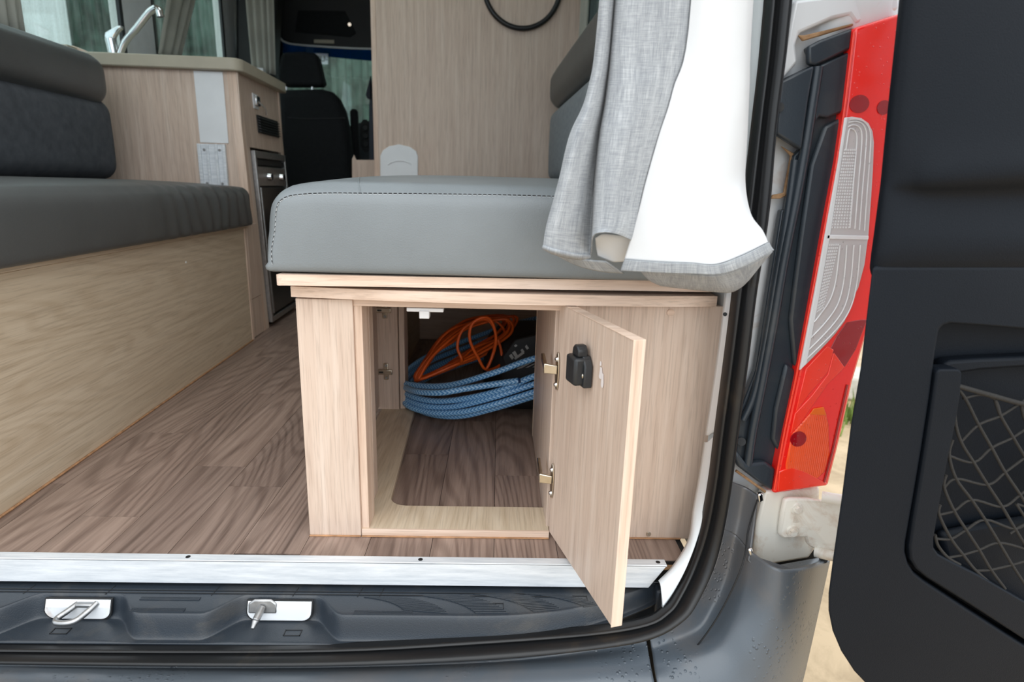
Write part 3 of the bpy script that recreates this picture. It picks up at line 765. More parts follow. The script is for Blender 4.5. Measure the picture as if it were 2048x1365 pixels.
# latch body on the door's inner face (facing -nv)
def lt(pts, off0, off1, mat, bev, name='latch', par=d_):
    P = [Vector(dp(u, 0, z))-nv*off0 for u, z in pts]
    return pri(name, [tuple(p) for p in P], -nv*(off1-off0), mat, par, bev=bev)
LU, LZ = .108, .322
lb = lt([(LU-.016, LZ-.022), (LU+.016, LZ-.022), (LU+.016, LZ+.016), (LU-.016, LZ+.016)], 0, .024, BLACKP, .004)
lt([(LU+.004, LZ-.024), (LU+.021, LZ-.024), (LU+.021, LZ+.006), (LU+.012, LZ+.018), (LU+.004, LZ+.018)], 0, .012, BLACKP, .002, 'lug', lb)
lt([(LU-.010, LZ+.016), (LU+.012, LZ+.016), (LU+.012, LZ+.025), (LU+.006, LZ+.031), (LU-.002, LZ+.031), (LU-.008, LZ+.026)], .004, .018, BLACKP, .002, 'bolt', lb)
ps = Vector(dp(LU+.013, 0, LZ-.008))-nv*.012
screw(lb, ps, -nv, .0045)
# white scuffs: thin filler blobs
for u, z, a, b in ((.152, .326, .004, .010), (.158, .318, .003, .012), (.150, .338, .002, .004)):
    P = [(u+a*math.cos(q)*(1+.3*math.sin(3*q+u*99)), z+b*math.sin(q)*(1+.25*math.cos(2*q))) for q in [2*math.pi*k/14 for k in range(14)]]
    lt(P, 0, .0004, plain('white_scuff', (226, 218, 216), .8), 0, 'scuff')
# hinges between inner wall and door
def hinge(z):
    h = bpy.data.objects.new('hinge', None)
    bm = bmesh.new()
    # leaf screwed to the door's inner face
    P = [(.008+.006*math.cos(q), z+.030*math.copysign(abs(math.sin(q))**.8, math.sin(q))) for q in [2*math.pi*k/20 for k in range(20)]]
    Q = [Vector(dp(u, 0, zz)) for u, zz in P]
    prism(bm, [tuple(q) for q in Q], -nv*.002)
    o = mod_bevel(link('hinge', finish(bm), STEEL, d_), .0006)
    # crank arm to the wall plate
    a0 = Vector(dp(.006, 0, z+.006))-nv*.002
    return o
for z in (.285, .105):
    o = hinge(z)
    c1 = Vector(dp(.009, 0, z))-nv*.002
    pri('arm', [(c1.x-.020, c1.y+.0, z-.004), (c1.x+.0, c1.y-.004, z-.004), (c1.x+.0, c1.y-.004, z+.010), (c1.x-.020, c1.y+.0, z+.012)], (0, .006, 0), STEEL, t, bev=.0015)
    pri('arm', [(c1.x-.020, c1.y+.0, z+.0), (c1.x-.014, c1.y+.0, z+.0), (c1.x-.014, c1.y, z+.012), (c1.x-.020, c1.y, z+.012)], (0, .06, 0), STEEL, t, bev=.0015)
    for dz in (.019, -.021):
        c = Vector(dp(.008, 0, z+dz))-nv*.002
        bm = bmesh.new(); cyl(bm, c, c-nv*.003, .0042, .0026, 14)
        link('screw', finish(bm, True), CHROME, o)

# lower board, front edge bowed out
def bowed(fr, yb, z0, z1):
    P = [(x, y) for x, y in fr]+[(fr[-1][0], yb), (fr[0][0], yb)]
    return [(x, y, z0) for x, y in P], [(x, y, z1) for x, y in P]
def board(name, fr, yb, z0, z1, label):
    bm = bmesh.new(); a, b = bowed(fr, yb, z0, z1); hexa(bm, a, b)
    o = mod_bevel(link(name, finish(bm), W_X, frame='B', label=label, cat='board'), .0008)
    F2 = [(x, y-.0012) for x, y in fr]+[(x, y-.0001) for x, y in fr[::-1]]
    bm = bmesh.new(); hexa(bm, [(x, y, z0) for x, y in F2], [(x, y, z1) for x, y in F2])
    link('edge_band', finish(bm), E_X, o)
    return o
fr1 = [(-.004, -.004)]+[(x, -.0035-.0215*math.sin(math.pi*min(1, max(0, x/.62)))**.8) for x in [.04*k for k in range(1, 15)]]+[(.613, -.004)]
board('seat_board', fr1, .5, .3892, .4045, 'pale wooden board with bowed front edge lying on the seat box')
fr2 = [(-.012, -.034), (-.009, -.036)]+[(x, -.034+.030*max(0, x)/.6) for x in [.05*k for k in range(13)]]+[(.613, .0)]
ub = board('cushion_board', fr2, 1.85, .4105, .4255, 'upper pale wooden board directly under the light grey cushion')
box('spacer', (.02, .05, .4045), (.60, .5, .4105), CABP, ub, bev=0)

# seat cushion
CX0, CX1 = -.028, .640
cw = CX1-CX0
bm = cushion((cw, 1.86, .124), .028, (60, 90, 18), crown=.022, bulge=.004, rb=.010)
for v in bm.verts:
    # pinched corner low at the left front, sloping upper-left shoulder
    p = v.co
    if p.x < -cw/2+.09:
        s = (-cw/2+.09-p.x)/.09; zz = p.z/.124
        p.z -= .012*s*s*max(0, zz)
        if zz > .35: p.x += .012*s*((zz-.35)/.65)**2
    if p.z < .012 and p.x < -cw/2+.02: p.x -= .004
xf(bm, Matrix.Translation(((CX0+CX1)/2, -.030+.93, .4262)))
sc = link('seat_cushion', finish(bm, True, 80), LEA, frame='B', label='light grey vinyl seat cushion with stitched edge on the open seat box', cat='cushion')
# stitching along the front upper edge and down the left corner; each dash a short raised thread
def dashes(name, pts, mat, L=.0045, gap=.0022, r=.0006, off=(0, -.0006, .0004)):
    path = smooth_path(pts, 24); bm = bmesh.new(); d = 0; nxt = 0; i = 0
    segs = []; acc = 0; start = path[0]
    # walk
    def at(s):
        q = 0
        for a, b in zip(path, path[1:]):
            l = (b-a).length
            if q+l >= s: return a+(b-a)*((s-q)/l)
            q += l
        return path[-1]
    tot = sum((b-a).length for a, b in zip(path, path[1:]))
    s = 0
    while s+L < tot:
        tube(bm, [at(s)+Vector(off), at(s+L*.5)+Vector(off)*1.3, at(s+L)+Vector(off)], r, 5); s += L+gap
    return link(name, finish(bm, True, 80), mat, sc, kind='stuff')
def onfront(x, z):      # point on the cushion's front surface near the top edge (ray from the front)
    return Vector((x, -.0350, z))
STITCH = []
from mathutils.bvhtree import BVHTree
bvh = BVHTree.FromPolygons([v.co.copy() for v in sc.data.vertices], [list(p.vertices) for p in sc.data.polygons])
def onf(p, d=(0, 1, 0)):
    h = bvh.ray_cast(Vector(p)-Vector(d)*.5, Vector(d)); return h[0] if h[0] else Vector(p)
S1 = [bvh.find_nearest(Vector(p))[0] for p in [(-0.0181,-0.03,0.4393),(-0.0181,-0.03,0.4584),(-0.0142,-0.03,0.4855),(-0.0106,-0.03,0.5088),(-0.005,-0.03,0.5228),(0.0082,-0.03,0.5316),(0.0317,-0.03,0.5355),(0.065,-0.03,0.5377),(0.1049,-0.03,0.5388),(0.1985,-0.03,0.5427),(0.2925,-0.03,0.5453),(0.3803,-0.03,0.5457),(0.4617,-0.03,0.5466)]]
dashes('stitching', S1, THREAD_D)
S2 = [Vector(p)+Vector((0, -.0002, -.0016)) for p in S1]
dashes('stitching', S2, THREAD_L, .0045, .0022, .00045)
# cross seam over the top at the front
P = [bvh.find_nearest(Vector(p))[0]+Vector((0, -.0003, .0004)) for p in ((0.1049,-0.03,0.5382), (0.1022,-0.02,0.5426), (0.0972,0,0.5478), (0.0863,0.05,0.5534), (0.0709,0.12,0.5574), (0.0421,0.25,0.5618))]
tubeo('seam', P, .0009, LEA, sc, n=6)

# ---------------------------------------------------------------- hose, cable and bag in the seat box
hp = []
fy = [(714, 743, 771, 771, 758, 722, 672, 634), (745, 773, 790, 790, 764, 730, 684, 648), (758, 788, 806, 793, 768, 738, 692, 662),
      (772, 806, 820, 800, 775, 744, 700, 676), (786, 822, 832, 806, 782, 748, 706, 686)]
RAW = [[(0.5053,0.45,0.1985),(0.3824,0.45,0.1759),(0.289,0.45,0.1395),(0.1773,0.48,0.096),(0.0734,0.55,0.0757),(0.0537,0.63,0.0705),(0.0964,0.75,0.0857),(0.2149,0.88,0.1101),(0.3974,0.98,0.1504),(0.655,0.95,0.2099),(0.7561,0.75,0.2086),(0.6465,0.52,0.2074)],
       [(0.505,0.44,0.1778),(0.3832,0.44,0.1375),(0.2899,0.44,0.0961),(0.1667,0.48,0.0574),(0.0818,0.54,0.0508),(0.0518,0.64,0.0482),(0.0939,0.77,0.0624),(0.2142,0.9,0.0833),(0.3993,1,0.1234),(0.6606,0.97,0.184),(0.7615,0.76,0.1781),(0.6511,0.53,0.1801)],
       [(0.5061,0.44,0.1602),(0.3839,0.44,0.1184),(0.2811,0.44,0.0814),(0.1875,0.47,0.0465),(0.1123,0.51,0.0365),(0.0577,0.6,0.036),(0.0937,0.77,0.0418),(0.2145,0.9,0.0614),(0.4001,1,0.1006),(0.6621,0.97,0.1618),(0.7636,0.76,0.1552),(0.6527,0.53,0.1601)],
       [(0.5055,0.43,0.1455),(0.3839,0.43,0.1026),(0.2815,0.43,0.067),(0.2064,0.45,0.0409),(0.1266,0.49,0.0265),(0.0647,0.57,0.0267),(0.0892,0.76,0.0301),(0.2146,0.9,0.0456),(0.4009,1,0.0776),(0.6637,0.97,0.1394),(0.7654,0.76,0.135),(0.6542,0.53,0.1425)],
       [(0.5095,0.45,0.1273),(0.3857,0.45,0.086),(0.2872,0.455,0.0504),(0.2052,0.47,0.0244),(0.1254,0.52,0.0124),(0.0697,0.62,0.0088),(0.0935,0.77,0.0152),(0.2148,0.9,0.033),(0.4016,1,0.0578),(0.665,0.97,0.1202),(0.7667,0.76,0.1205),(0.6583,0.54,0.1205)]]
RAW = [[(x, y, max(z, .0085)) for x, y, z in r] for r in RAW]
path = sum(RAW, []) + [(0.4398,0.455,0.1519),(0.389,0.455,0.1292)]
hz = thing('garden_hose', 'coiled blue braided hose lying in the open seat box', 'hose', (.2, .6, 0), 'B')
tubeo('hose_coil', path, .0072, HOSE, hz, n=12, k=8)
tubeo('hose_end', [(0.3433,0.425,0.1296),(0.2895,0.425,0.1203),(0.2246,0.425,0.1083),(0.1684,0.425,0.0977),(0.1145,0.46,0.0869),(0.0778,0.52,0.0755)], .0072, HOSE, hz, n=12, k=6)
e0, e1 = Vector((0.3433,0.425,0.1296)), Vector((0.3466,0.424,0.1312))
cylo('hose_mouth', e0, e1, .0064, plain('dark_blue_rubber', (20, 60, 120)), hz)
# orange cable
cp = [(0.111,0.500,0.105),(0.139,0.530,0.151),(0.190,0.570,0.193),(0.237,0.610,0.212),(0.316,0.630,0.226),(0.329,0.600,0.197),(0.255,0.560,0.154),(0.188,0.520,0.132),(0.110,0.510,0.102),(0.136,0.540,0.148),(0.181,0.580,0.192),(0.237,0.620,0.216),(0.314,0.640,0.223),(0.319,0.610,0.194),(0.253,0.570,0.159),(0.188,0.530,0.130),(0.103,0.520,0.099),(0.135,0.550,0.152),(0.181,0.590,0.189),(0.227,0.630,0.212),(0.314,0.650,0.227),(0.321,0.620,0.198),(0.253,0.580,0.155),(0.177,0.540,0.127),(0.114,0.530,0.100),(0.124,0.560,0.135),(0.172,0.600,0.197),(0.248,0.640,0.217),(0.295,0.660,0.211),(0.311,0.630,0.181),(0.240,0.590,0.160),(0.197,0.550,0.131),(0.099,0.540,0.089),(0.140,0.570,0.148),(0.181,0.610,0.177),(0.223,0.650,0.207),(0.329,0.670,0.225),(0.323,0.640,0.196),(0.262,0.600,0.148),(0.172,0.560,0.116),(0.096,0.550,0.084),(0.144,0.580,0.147),(0.187,0.620,0.170),(0.220,0.660,0.199),(0.337,0.680,0.224),(0.332,0.650,0.195),(0.267,0.610,0.139),(0.170,0.570,0.110),(0.107,0.560,0.085),(0.133,0.590,0.130),(0.166,0.630,0.176),(0.242,0.670,0.213),(0.320,0.690,0.208),(0.307,0.660,0.177),(0.255,0.620,0.155),(0.190,0.580,0.113),(0.093,0.570,0.082),(0.130,0.600,0.142),(0.163,0.640,0.176),(0.218,0.680,0.212),(0.316,0.700,0.220),(0.304,0.670,0.190),(0.252,0.630,0.155),(0.167,0.590,0.111),(0.095,0.580,0.082),(0.122,0.610,0.135),(0.161,0.650,0.181),(0.224,0.690,0.210),(0.302,0.710,0.214),(0.303,0.680,0.183),(0.243,0.640,0.153),(0.173,0.600,0.113),(0.211,0.520,0.144),(0.201,0.520,0.179),(0.209,0.530,0.214),(0.235,0.540,0.236),(0.271,0.530,0.245),(0.290,0.520,0.218),(0.288,0.510,0.178),(0.270,0.500,0.133),(0.250,0.490,0.165),(0.232,0.480,0.208),(0.236,0.480,0.244),(0.260,0.480,0.261),(0.280,0.490,0.252),(0.292,0.500,0.209),(0.285,0.510,0.163),(0.272,0.520,0.125),(0.303,0.550,0.129),(0.306,0.560,0.158),(0.297,0.570,0.187)]
oc = thing('extension_cable', 'tangled orange cable lying inside the blue hose coil in the seat box', 'cable', (.25, .6, 0), 'B')
tubeo('cable_tangle', cp, .0036, ORANGE, oc, n=8, k=7)
bg_ = thing('black_bag', 'black bag with white printed marks behind the blue hose in the seat box', 'bag', (.42, .75, 0), 'B')
bm = cushion((.36, .30, .17), .04, (16, 14, 10), crown=.02, bulge=.02); xf(bm, Matrix.Translation((.46, .70, .002)))
bo = link('bag_body', finish(bm, True, 80), CABP, bg_)
MARK = plain('grey_white_print', (168, 168, 166), .7)
bvb = BVHTree.FromPolygons([v.co.copy() for v in bo.data.vertices], [list(p.vertices) for p in bo.data.polygons])
def mark(pts):
    P = []
    for p in pts:
        o_ = FR['B'].inverted() @ cam.matrix_world.translation; d_ = (Vector(p)-o_).normalized()
        P.append(tuple(Vector(p)))
    pri('printed_mark', P, (0, .0006, 0), MARK, bg_, bev=0)
for q in ([(0.3241,0.535,0.1567),(0.33,0.535,0.1618),(0.3363,0.535,0.1519),(0.3316,0.535,0.1468)], [(0.3312,0.535,0.1643),(0.3382,0.535,0.1695),(0.3458,0.535,0.1571),(0.34,0.535,0.152)], [(0.3364,0.535,0.1507),(0.3575,0.535,0.1686),(0.3613,0.535,0.1637),(0.3401,0.535,0.147)],
          [(0.3514,0.535,0.171),(0.3561,0.535,0.1748),(0.3612,0.535,0.1675),(0.3565,0.535,0.1636)], [(0.362,0.535,0.1799),(0.3654,0.535,0.185),(0.3717,0.535,0.1764),(0.3671,0.535,0.1726)], [(0.3355,0.535,0.1819),(0.3402,0.535,0.1857),(0.3439,0.535,0.182),(0.3392,0.535,0.1782)],
          [(0.3432,0.535,0.1243),(0.386,0.535,0.148),(0.3862,0.535,0.1442),(0.3469,0.535,0.1206)], [(0.347,0.535,0.1181),(0.3864,0.535,0.1392),(0.3864,0.535,0.1366),(0.3483,0.535,0.1156)], [(0.3496,0.535,0.1118),(0.3866,0.535,0.1316),(0.3867,0.535,0.1291),(0.3509,0.535,0.1093)]):
    mark(q)
card = pri('bag_flap', [(0.3074,0.537,0.1507),(0.3375,0.537,0.1963),(0.397,0.537,0.2124),(0.4015,0.537,0.0969),(0.3282,0.537,0.0954)], (0, .012, 0), CABP, bg_, bev=.003)

# ================================================================== BIG CURTAIN
t = thing('rear_curtain', 'large grey linen curtain with white lining hanging over the light grey seat cushion', 'curtain', (0.2138,-0.12,0.4472))
G = [[(0.1427,-0.1,1.1365),(0.1495,-0.085,1.1489),(0.1589,-0.075,1.1575),(0.16,-0.095,1.1418),(0.1752,-0.1,1.1391),(0.1909,-0.095,1.1442),(0.2068,-0.09,1.1494),(0.2191,-0.085,1.1543),(0.2295,-0.08,1.159)],
     [(0.1357,-0.11,0.7499),(0.1402,-0.115,0.7487),(0.1494,-0.105,0.7518),(0.1569,-0.085,0.7576),(0.1566,-0.11,0.7508),(0.1674,-0.12,0.7486),(0.1922,-0.115,0.7511),(0.22,-0.105,0.755),(0.2434,-0.095,0.7587)],
     [(0.1271,-0.115,0.6567),(0.1315,-0.122,0.6558),(0.1429,-0.112,0.6577),(0.153,-0.088,0.6615),(0.1514,-0.12,0.6568),(0.1653,-0.13,0.6559),(0.1889,-0.125,0.6575),(0.2152,-0.112,0.6603),(0.231,-0.1,0.6626)],
     [(0.1086,-0.12,0.6081),(0.1155,-0.13,0.6075),(0.1328,-0.118,0.609),(0.1475,-0.09,0.6116),(0.1451,-0.125,0.6089),(0.1613,-0.138,0.6084),(0.1829,-0.13,0.6097),(0.2033,-0.118,0.6113),(0.2176,-0.105,0.6127)],
     [(0.0978,-0.125,0.5583),(0.1062,-0.134,0.5584),(0.1256,-0.12,0.5591),(0.1438,-0.095,0.5598),(0.1421,-0.13,0.5595),(0.1554,-0.142,0.5598),(0.1741,-0.135,0.5603),(0.193,-0.122,0.561),(0.2058,-0.108,0.5614)],
     [(0.0862,-0.125,0.5094),(0.0971,-0.134,0.5091),(0.1194,-0.122,0.5072),(0.1435,-0.095,0.5042),(0.1401,-0.135,0.5102),(0.1506,-0.145,0.5122),(0.1678,-0.14,0.5112),(0.1857,-0.125,0.5095),(0.1958,-0.11,0.5076)],
     [(0.0831,-0.125,0.4853),(0.0946,-0.132,0.4817),(0.1184,-0.12,0.4763),(0.1437,-0.098,0.472),(0.1386,-0.138,0.498),(0.1471,-0.148,0.5034),(0.1634,-0.142,0.5022),(0.1824,-0.126,0.4957),(0.1904,-0.112,0.4924)]]
grid('linen_panel', resample(G, 60, 72), LINEN, t, thick=.0012)
H = [G[-1][:4], [(0.0847,-0.118,0.4806),(0.0962,-0.122,0.4766),(0.1199,-0.112,0.4713),(0.1439,-0.092,0.4671)]]
grid('hem', resample([G[-1][:4], [(0.0826,-0.125,0.4836),(0.0947,-0.132,0.48),(0.1185,-0.12,0.4745),(0.1437,-0.098,0.4708)], [(0.088,-0.11,0.4799),(0.0999,-0.112,0.475),(0.1223,-0.105,0.47),(0.1455,-0.09,0.4669)]], 6, 20), LINEN, t, thick=.002)
# underside of the first fold, swinging back
grid('back_fold', resample([[(0.0892,-0.1,0.4789),(0.1188,-0.1,0.4705),(0.1423,-0.1,0.468),(0.1633,-0.1,0.4666)], [(0.0961,-0.085,0.4757),(0.128,-0.085,0.4604),(0.1567,-0.085,0.4528),(0.1905,-0.085,0.4503)]], 6, 20), LINEN, t, thick=.0015)
# inside of the second fold, white
grid('inner_lining', resample([[(0.146,-0.11,0.4947),(0.1548,-0.11,0.4996),(0.1711,-0.11,0.4988),(0.1918,-0.11,0.4969)], [(0.1509,-0.095,0.484),(0.1611,-0.095,0.4794),(0.1763,-0.095,0.4748),(0.1949,-0.095,0.4752)], [(0.1546,-0.09,0.4714),(0.1654,-0.09,0.4673),(0.1769,-0.09,0.4644),(0.1968,-0.09,0.4673)]], 8, 16), LINING, t, thick=.001)
WL = [[(0.222,-0.085,1.1545),(0.2313,-0.09,1.1513),(0.2493,-0.095,1.1487),(0.2707,-0.09,1.1543),(0.2874,-0.085,1.1596),(0.2989,-0.075,1.1683)],
      [(0.2401,-0.1,0.7572),(0.2519,-0.11,0.7551),(0.2668,-0.115,0.7544),(0.2855,-0.11,0.7566),(0.302,-0.1,0.76),(0.3158,-0.085,0.7646)],
      [(0.2256,-0.108,0.6613),(0.2419,-0.118,0.6604),(0.2625,-0.124,0.6603),(0.2889,-0.115,0.6626),(0.3082,-0.105,0.6647),(0.3234,-0.085,0.6681)],
      [(0.2123,-0.113,0.612),(0.2328,-0.125,0.6117),(0.2598,-0.13,0.6122),(0.2897,-0.12,0.6139),(0.3119,-0.105,0.6158),(0.326,-0.088,0.6175)],
      [(0.2,-0.118,0.5612),(0.2244,-0.13,0.5618),(0.257,-0.136,0.5626),(0.2918,-0.122,0.5637),(0.3133,-0.108,0.5644),(0.3283,-0.092,0.565)],
      [(0.1938,-0.12,0.5289),(0.2205,-0.134,0.5273),(0.2499,-0.142,0.5267),(0.2874,-0.128,0.5287),(0.3071,-0.13,0.5366),(0.3281,-0.118,0.5276)],
      [(0.1878,-0.12,0.5),(0.2162,-0.138,0.4963),(0.2483,-0.148,0.4933),(0.2857,-0.135,0.4987),(0.3083,-0.14,0.5111),(0.3395,-0.13,0.5088)],
      [(0.181,-0.12,0.4711),(0.2178,-0.14,0.4713),(0.249,-0.152,0.4722),(0.2793,-0.15,0.4708),(0.3085,-0.148,0.4809),(0.344,-0.138,0.4962)]]
grid('white_lining', resample(WL, 50, 60), LINING, t, thick=.0012)
HB = [WL[-1], [(0.1788,-0.121,0.4646),(0.218,-0.141,0.465),(0.2492,-0.153,0.4666),(0.2813,-0.151,0.4652),(0.3107,-0.15,0.4749),(0.3478,-0.139,0.4912)], [(0.1777,-0.12,0.4579),(0.2189,-0.14,0.4591),(0.2502,-0.152,0.4602),(0.284,-0.15,0.4599),(0.3147,-0.148,0.4695),(0.3518,-0.138,0.4877)]]
HB[0] = [(x, y-.0015, z) for x, y, z in HB[0]]
grid('hem', resample(HB, 8, 60), LINEN, t, thick=.002)
grid('back_fold', resample([[(0.2012,-0.118,0.4587),(0.234,-0.13,0.4586),(0.2674,-0.138,0.4579),(0.2882,-0.14,0.4586),(0.3193,-0.138,0.4683),(0.3548,-0.13,0.4858)], [(0.2198,-0.1,0.4443),(0.2458,-0.108,0.4423),(0.279,-0.112,0.4398),(0.3078,-0.118,0.4412),(0.3342,-0.115,0.4511),(0.3497,-0.115,0.4672)],
   [(0.239,-0.085,0.436),(0.2563,-0.088,0.4343),(0.2881,-0.09,0.4319),(0.3212,-0.095,0.4302),(0.3361,-0.095,0.4355),(0.3452,-0.1,0.4478)]], 10, 40), LINEN, t, thick=.0015)
tubeo('curtain_rod', [(0.1052,-0.09,1.1397),(0.3206,-0.09,1.1563)], .008, WHITEP, None, label='thin white rod carrying the large rear curtain', cat='rod')

# ================================================================== BODY OPENING: trim, seal, sill
A = [(0.3271,-0.05,1.1902),(0.3465,-0.05,0.7754),(0.3487,-0.05,0.6343),(0.3489,-0.05,0.5239),(0.3493,-0.05,0.4216),(0.3487,-0.05,0.3326),(0.3474,-0.05,0.219),(0.3467,-0.05,0.1395),(0.3413,-0.05,0.0646),(0.3256,-0.055,0.0075),(0.3028,-0.07,-0.0291),(0.2851,-0.082,-0.0417),(0.2547,-0.09,-0.0534),(0.1684,-0.094,-0.0634),(-0.0008,-0.097,-0.07),(-0.1646,-0.099,-0.0757),(-0.3713,-0.093,-0.0785),(-0.6431,-0.082,-0.079),(-0.8456,-0.072,-0.0805)]
B = [(0.3566,-0.06,1.1846),(0.3736,-0.06,0.7739),(0.3747,-0.06,0.6342),(0.3794,-0.06,0.5251),(0.3764,-0.06,0.4211),(0.377,-0.06,0.3357),(0.3761,-0.06,0.2233),(0.3762,-0.06,0.1445),(0.373,-0.06,0.0704),(0.3607,-0.07,0.0173),(0.3383,-0.085,-0.0227),(0.3131,-0.1,-0.0467),(0.2635,-0.112,-0.0676),(0.1922,-0.12,-0.0755),(0.0452,-0.128,-0.0825),(-0.1589,-0.13,-0.0844),(-0.3588,-0.124,-0.0846),(-0.6224,-0.112,-0.0836),(-0.8208,-0.1,-0.0854)]
def lathe_strip(name, A, B, prof, mat, parent=None, n=70, thick=.003, nd=(0, -1, .25), **k):
    rows = []
    A2, B2 = resample([A, B], 2, n)
    for s, h in prof:
        rows.append([a+(b-a)*s+Vector(nd).normalized()*h for a, b in zip(A2, B2)])
    return grid(name, rows, mat, parent, thick=thick, off=-1, **k)
lathe_strip('door_seal', A, B, [(0, -.005), (.02, 0), (.06, .010), (.16, .013), (.26, .010), (.32, .002), (.38, .002), (.44, .010), (.62, .014), (.85, .012), (.95, .006), (1, -.004), (1.0, -.03)], RUBBER, label='black rubber seal running around the rear door opening', cat='seal')
T1 = [(0.3223,-0.02,1.2135),(0.3402,-0.02,0.7832),(0.3508,-0.02,0.6371),(0.3582,-0.02,0.5228),(0.3539,-0.02,0.4067),(0.3526,-0.02,0.3242),(0.3466,-0.02,0.1904),(0.3453,-0.02,0.132),(0.3379,-0.03,0.0869),(0.3305,-0.042,0.0421),(0.3076,-0.052,0.0057),(0.2849,-0.06,-0.0147)]
T2 = [(0.3302,-0.045,1.1944),(0.35,-0.045,0.7769),(0.3523,-0.045,0.6349),(0.3525,-0.045,0.5238),(0.3522,-0.045,0.4208),(0.3516,-0.045,0.3312),(0.3504,-0.045,0.2169),(0.3497,-0.045,0.1368),(0.342,-0.05,0.0646),(0.3242,-0.06,0.011),(0.3034,-0.07,-0.0274),(0.2858,-0.082,-0.0418)]
tr = thing('side_trim_moulding', 'white plastic moulding strip curving down beside the seat box inside the black seal', 'moulding', (.34, -.03, 0))
A1, B1 = T1[:6]+[T1[6]], T2[:6]+[T2[6]]
o1 = lathe_strip('upper_strip', T1[:6]+[(0.3483,-0.02,0.2031)], T2[:6]+[(0.3497,-0.045,0.223)], [(0, -.006), (.04, 0), (.15, .002), (.85, .002), (1, 0)], PAINTC, tr)
o2 = lathe_strip('lower_strip', [(0.348,-0.02,0.192)]+T1[7:], [(0.3504,-0.045,0.2169)]+T2[7:], [(0, -.006), (.04, 0), (.15, .003), (.85, .003), (1, 0)], PAINTC, tr)
for p in ((0.3479,-0.036,0.3893), (0.3378,-0.038,0.0445), (0.3094,-0.062,-0.0155)): screw(tr, p, (-.3, -1, .2), .0028, CABP)
# inner side wall cover between trim and seat box
box('wall_rear', (.372, .028, -.03), (.475, .10, 1.62), GREYWALL, kind='structure')

# aluminium threshold angle (frame B)
al = thing('threshold_strip', 'scuffed aluminium angle strip along the rear edge of the floor', 'threshold', (0, -.066, 0), 'B')
bm = bmesh.new()
xl, xr = -1.0, .557
prism(bm, [(xl, -.058, .0005), (xl, -.0735, .0005), (xl, -.0735, .0035), (xl, -.058, .0035)], (xr-xl, 0, 0))
hexa(bm, [(xl, -.0735, .003), (xr, -.0735, .003), (.532, -.0735, -.036), (xl, -.0735, -.036)], [(xl, -.0715, .003), (xr, -.0715, .003), (.532, -.0715, -.036), (xl, -.0715, -.036)])
mod_bevel(link('angle', finish(bm), ALU, al), .0008)
for x in (-.16, .185, .545):
    cylo('screw_hole', (x, -.0655, .0034), (x, -.0655, .0038), .0035, CABP, al)
pri('rust_patch', [(.52, -.07, -.010), (.60, -.06, -.010), (.60, -.02, -.010), (.53, -.05, -.010)], (0, 0, .002), RUST, al, bev=0)

box('trim_3', (-1.0, -.05, -.20), (.60, .05, -.046), SILLP, bev=0, frame='B', kind='structure')
# ---- black sill plate (frame B heightfield)
sl = thing('sill_plate', 'black moulded plastic sill plate across the rear step', 'sill plate', (0, -.10, -.05), 'B')
def smooth01(t): t = max(0, min(1, t)); return t*t*(3-2*t)
def span_f(x):
    """1 inside the two striker basins, 0 on the treads between"""
    f = 0
    for c, w_ in ((-.305, .085), (-.016, .080)):
        f = max(f, 1-smooth01((abs(x-c)-w_*.62)/(w_*.62)))
    if x < -.46: f = max(f, 0)
    return f
def front_y(x): return -.150+.003*0 if x < .25 else -.150+.088*((x-.25)/.31)**2.4
NX, NYs = 300, 96
x_l, x_r = -1.0, .560
rows = []
def crest_at(x):
    f = span_f(x)
    return -.131*(1-f)-.090*f if x < .25 else front_y(x)+.019
NA, NB, NC = 14, 12, 8
for j in range(NA+NB+NC+1):
    row = []
    for i in range(NX+1):
        x = x_l+(x_r-x_l)*i/NX; fy_ = front_y(x); cr = crest_at(x); ce = max(cr-.013, fy_+.001)
        if j <= NA: y = -.055+(cr+.055)*j/NA; t_ = 0
        elif j <= NA+NB: t_ = (j-NA)/NB; y = cr+(ce-cr)*t_; t_ = smooth01(t_)
        else: y = ce+(fy_-ce)*(j-NA-NB)/NC; t_ = 1
        z = -.042-t_*(.034 if x < .25 else .034-.012*smooth01((x-.25)/.3))
        row.append((x, y, z))
    rows.append(row)
grid('plate', rows, SILLP, sl, thick=.003, off=1)
box('end_cap', (.545, -.075, -.085), (.563, -.055, -.040), SILLP, sl, bev=.004)
for y in (-.0835, -.0895): box('tread_groove', (-.98, y, -.0416), (.38, y+.0009, -.0409), CABP, sl, bev=0)
# small cross joints in the tread
for x in (-.385, -.268, -.115, .003, .098, .130):
    pri('joint', [(x, -.0728, -.0415), (x+.0012, -.0728, -.0415), (x-.002, -.093, -.0415), (x-.0032, -.093, -.0415)], (0, 0, -.0006), CABP, sl, bev=0)
# ribbed curved tread blades
def blade(top0, top1, bot0, bot1, sub):
    """raised ribbed tread between two curves; ribs are fine bars"""
    bm = bmesh.new(); n = 15
    for i in range(n):
        a, b = i/n, (i+.6)/n
        def pt(P, Q, C, s): # quadratic curve
            P, Q, C = Vector(P), Vector(Q), Vector(C); return P*(1-s)**2+C*2*s*(1-s)+Q*s*s
        c0 = (top0[0]+(bot0[0]-top0[0])*.75, top0[1]+(bot0[1]-top0[1])*.25); c1 = (top1[0]+(bot1[0]-top1[0])*.75, top1[1]+(bot1[1]-top1[1])*.25)
        A_, B_ = pt(top0, bot0, c0, a), pt(top1, bot1, c1, a); C2, D2 = pt(top1, bot1, c1, b), pt(top0, bot0, c0, b)
        lo = [(p.x, p.y, -.0422) for p in (A_, B_, C2, D2)]
        hexa(bm, lo, [(x, y, -.0408) for x, y, z in lo])
    return link('ribbed_tread', finish(bm), SILLP, sub)
blade((.105, -.094), (.165, -.094), (.168, -.122), (.232, -.129), sl)
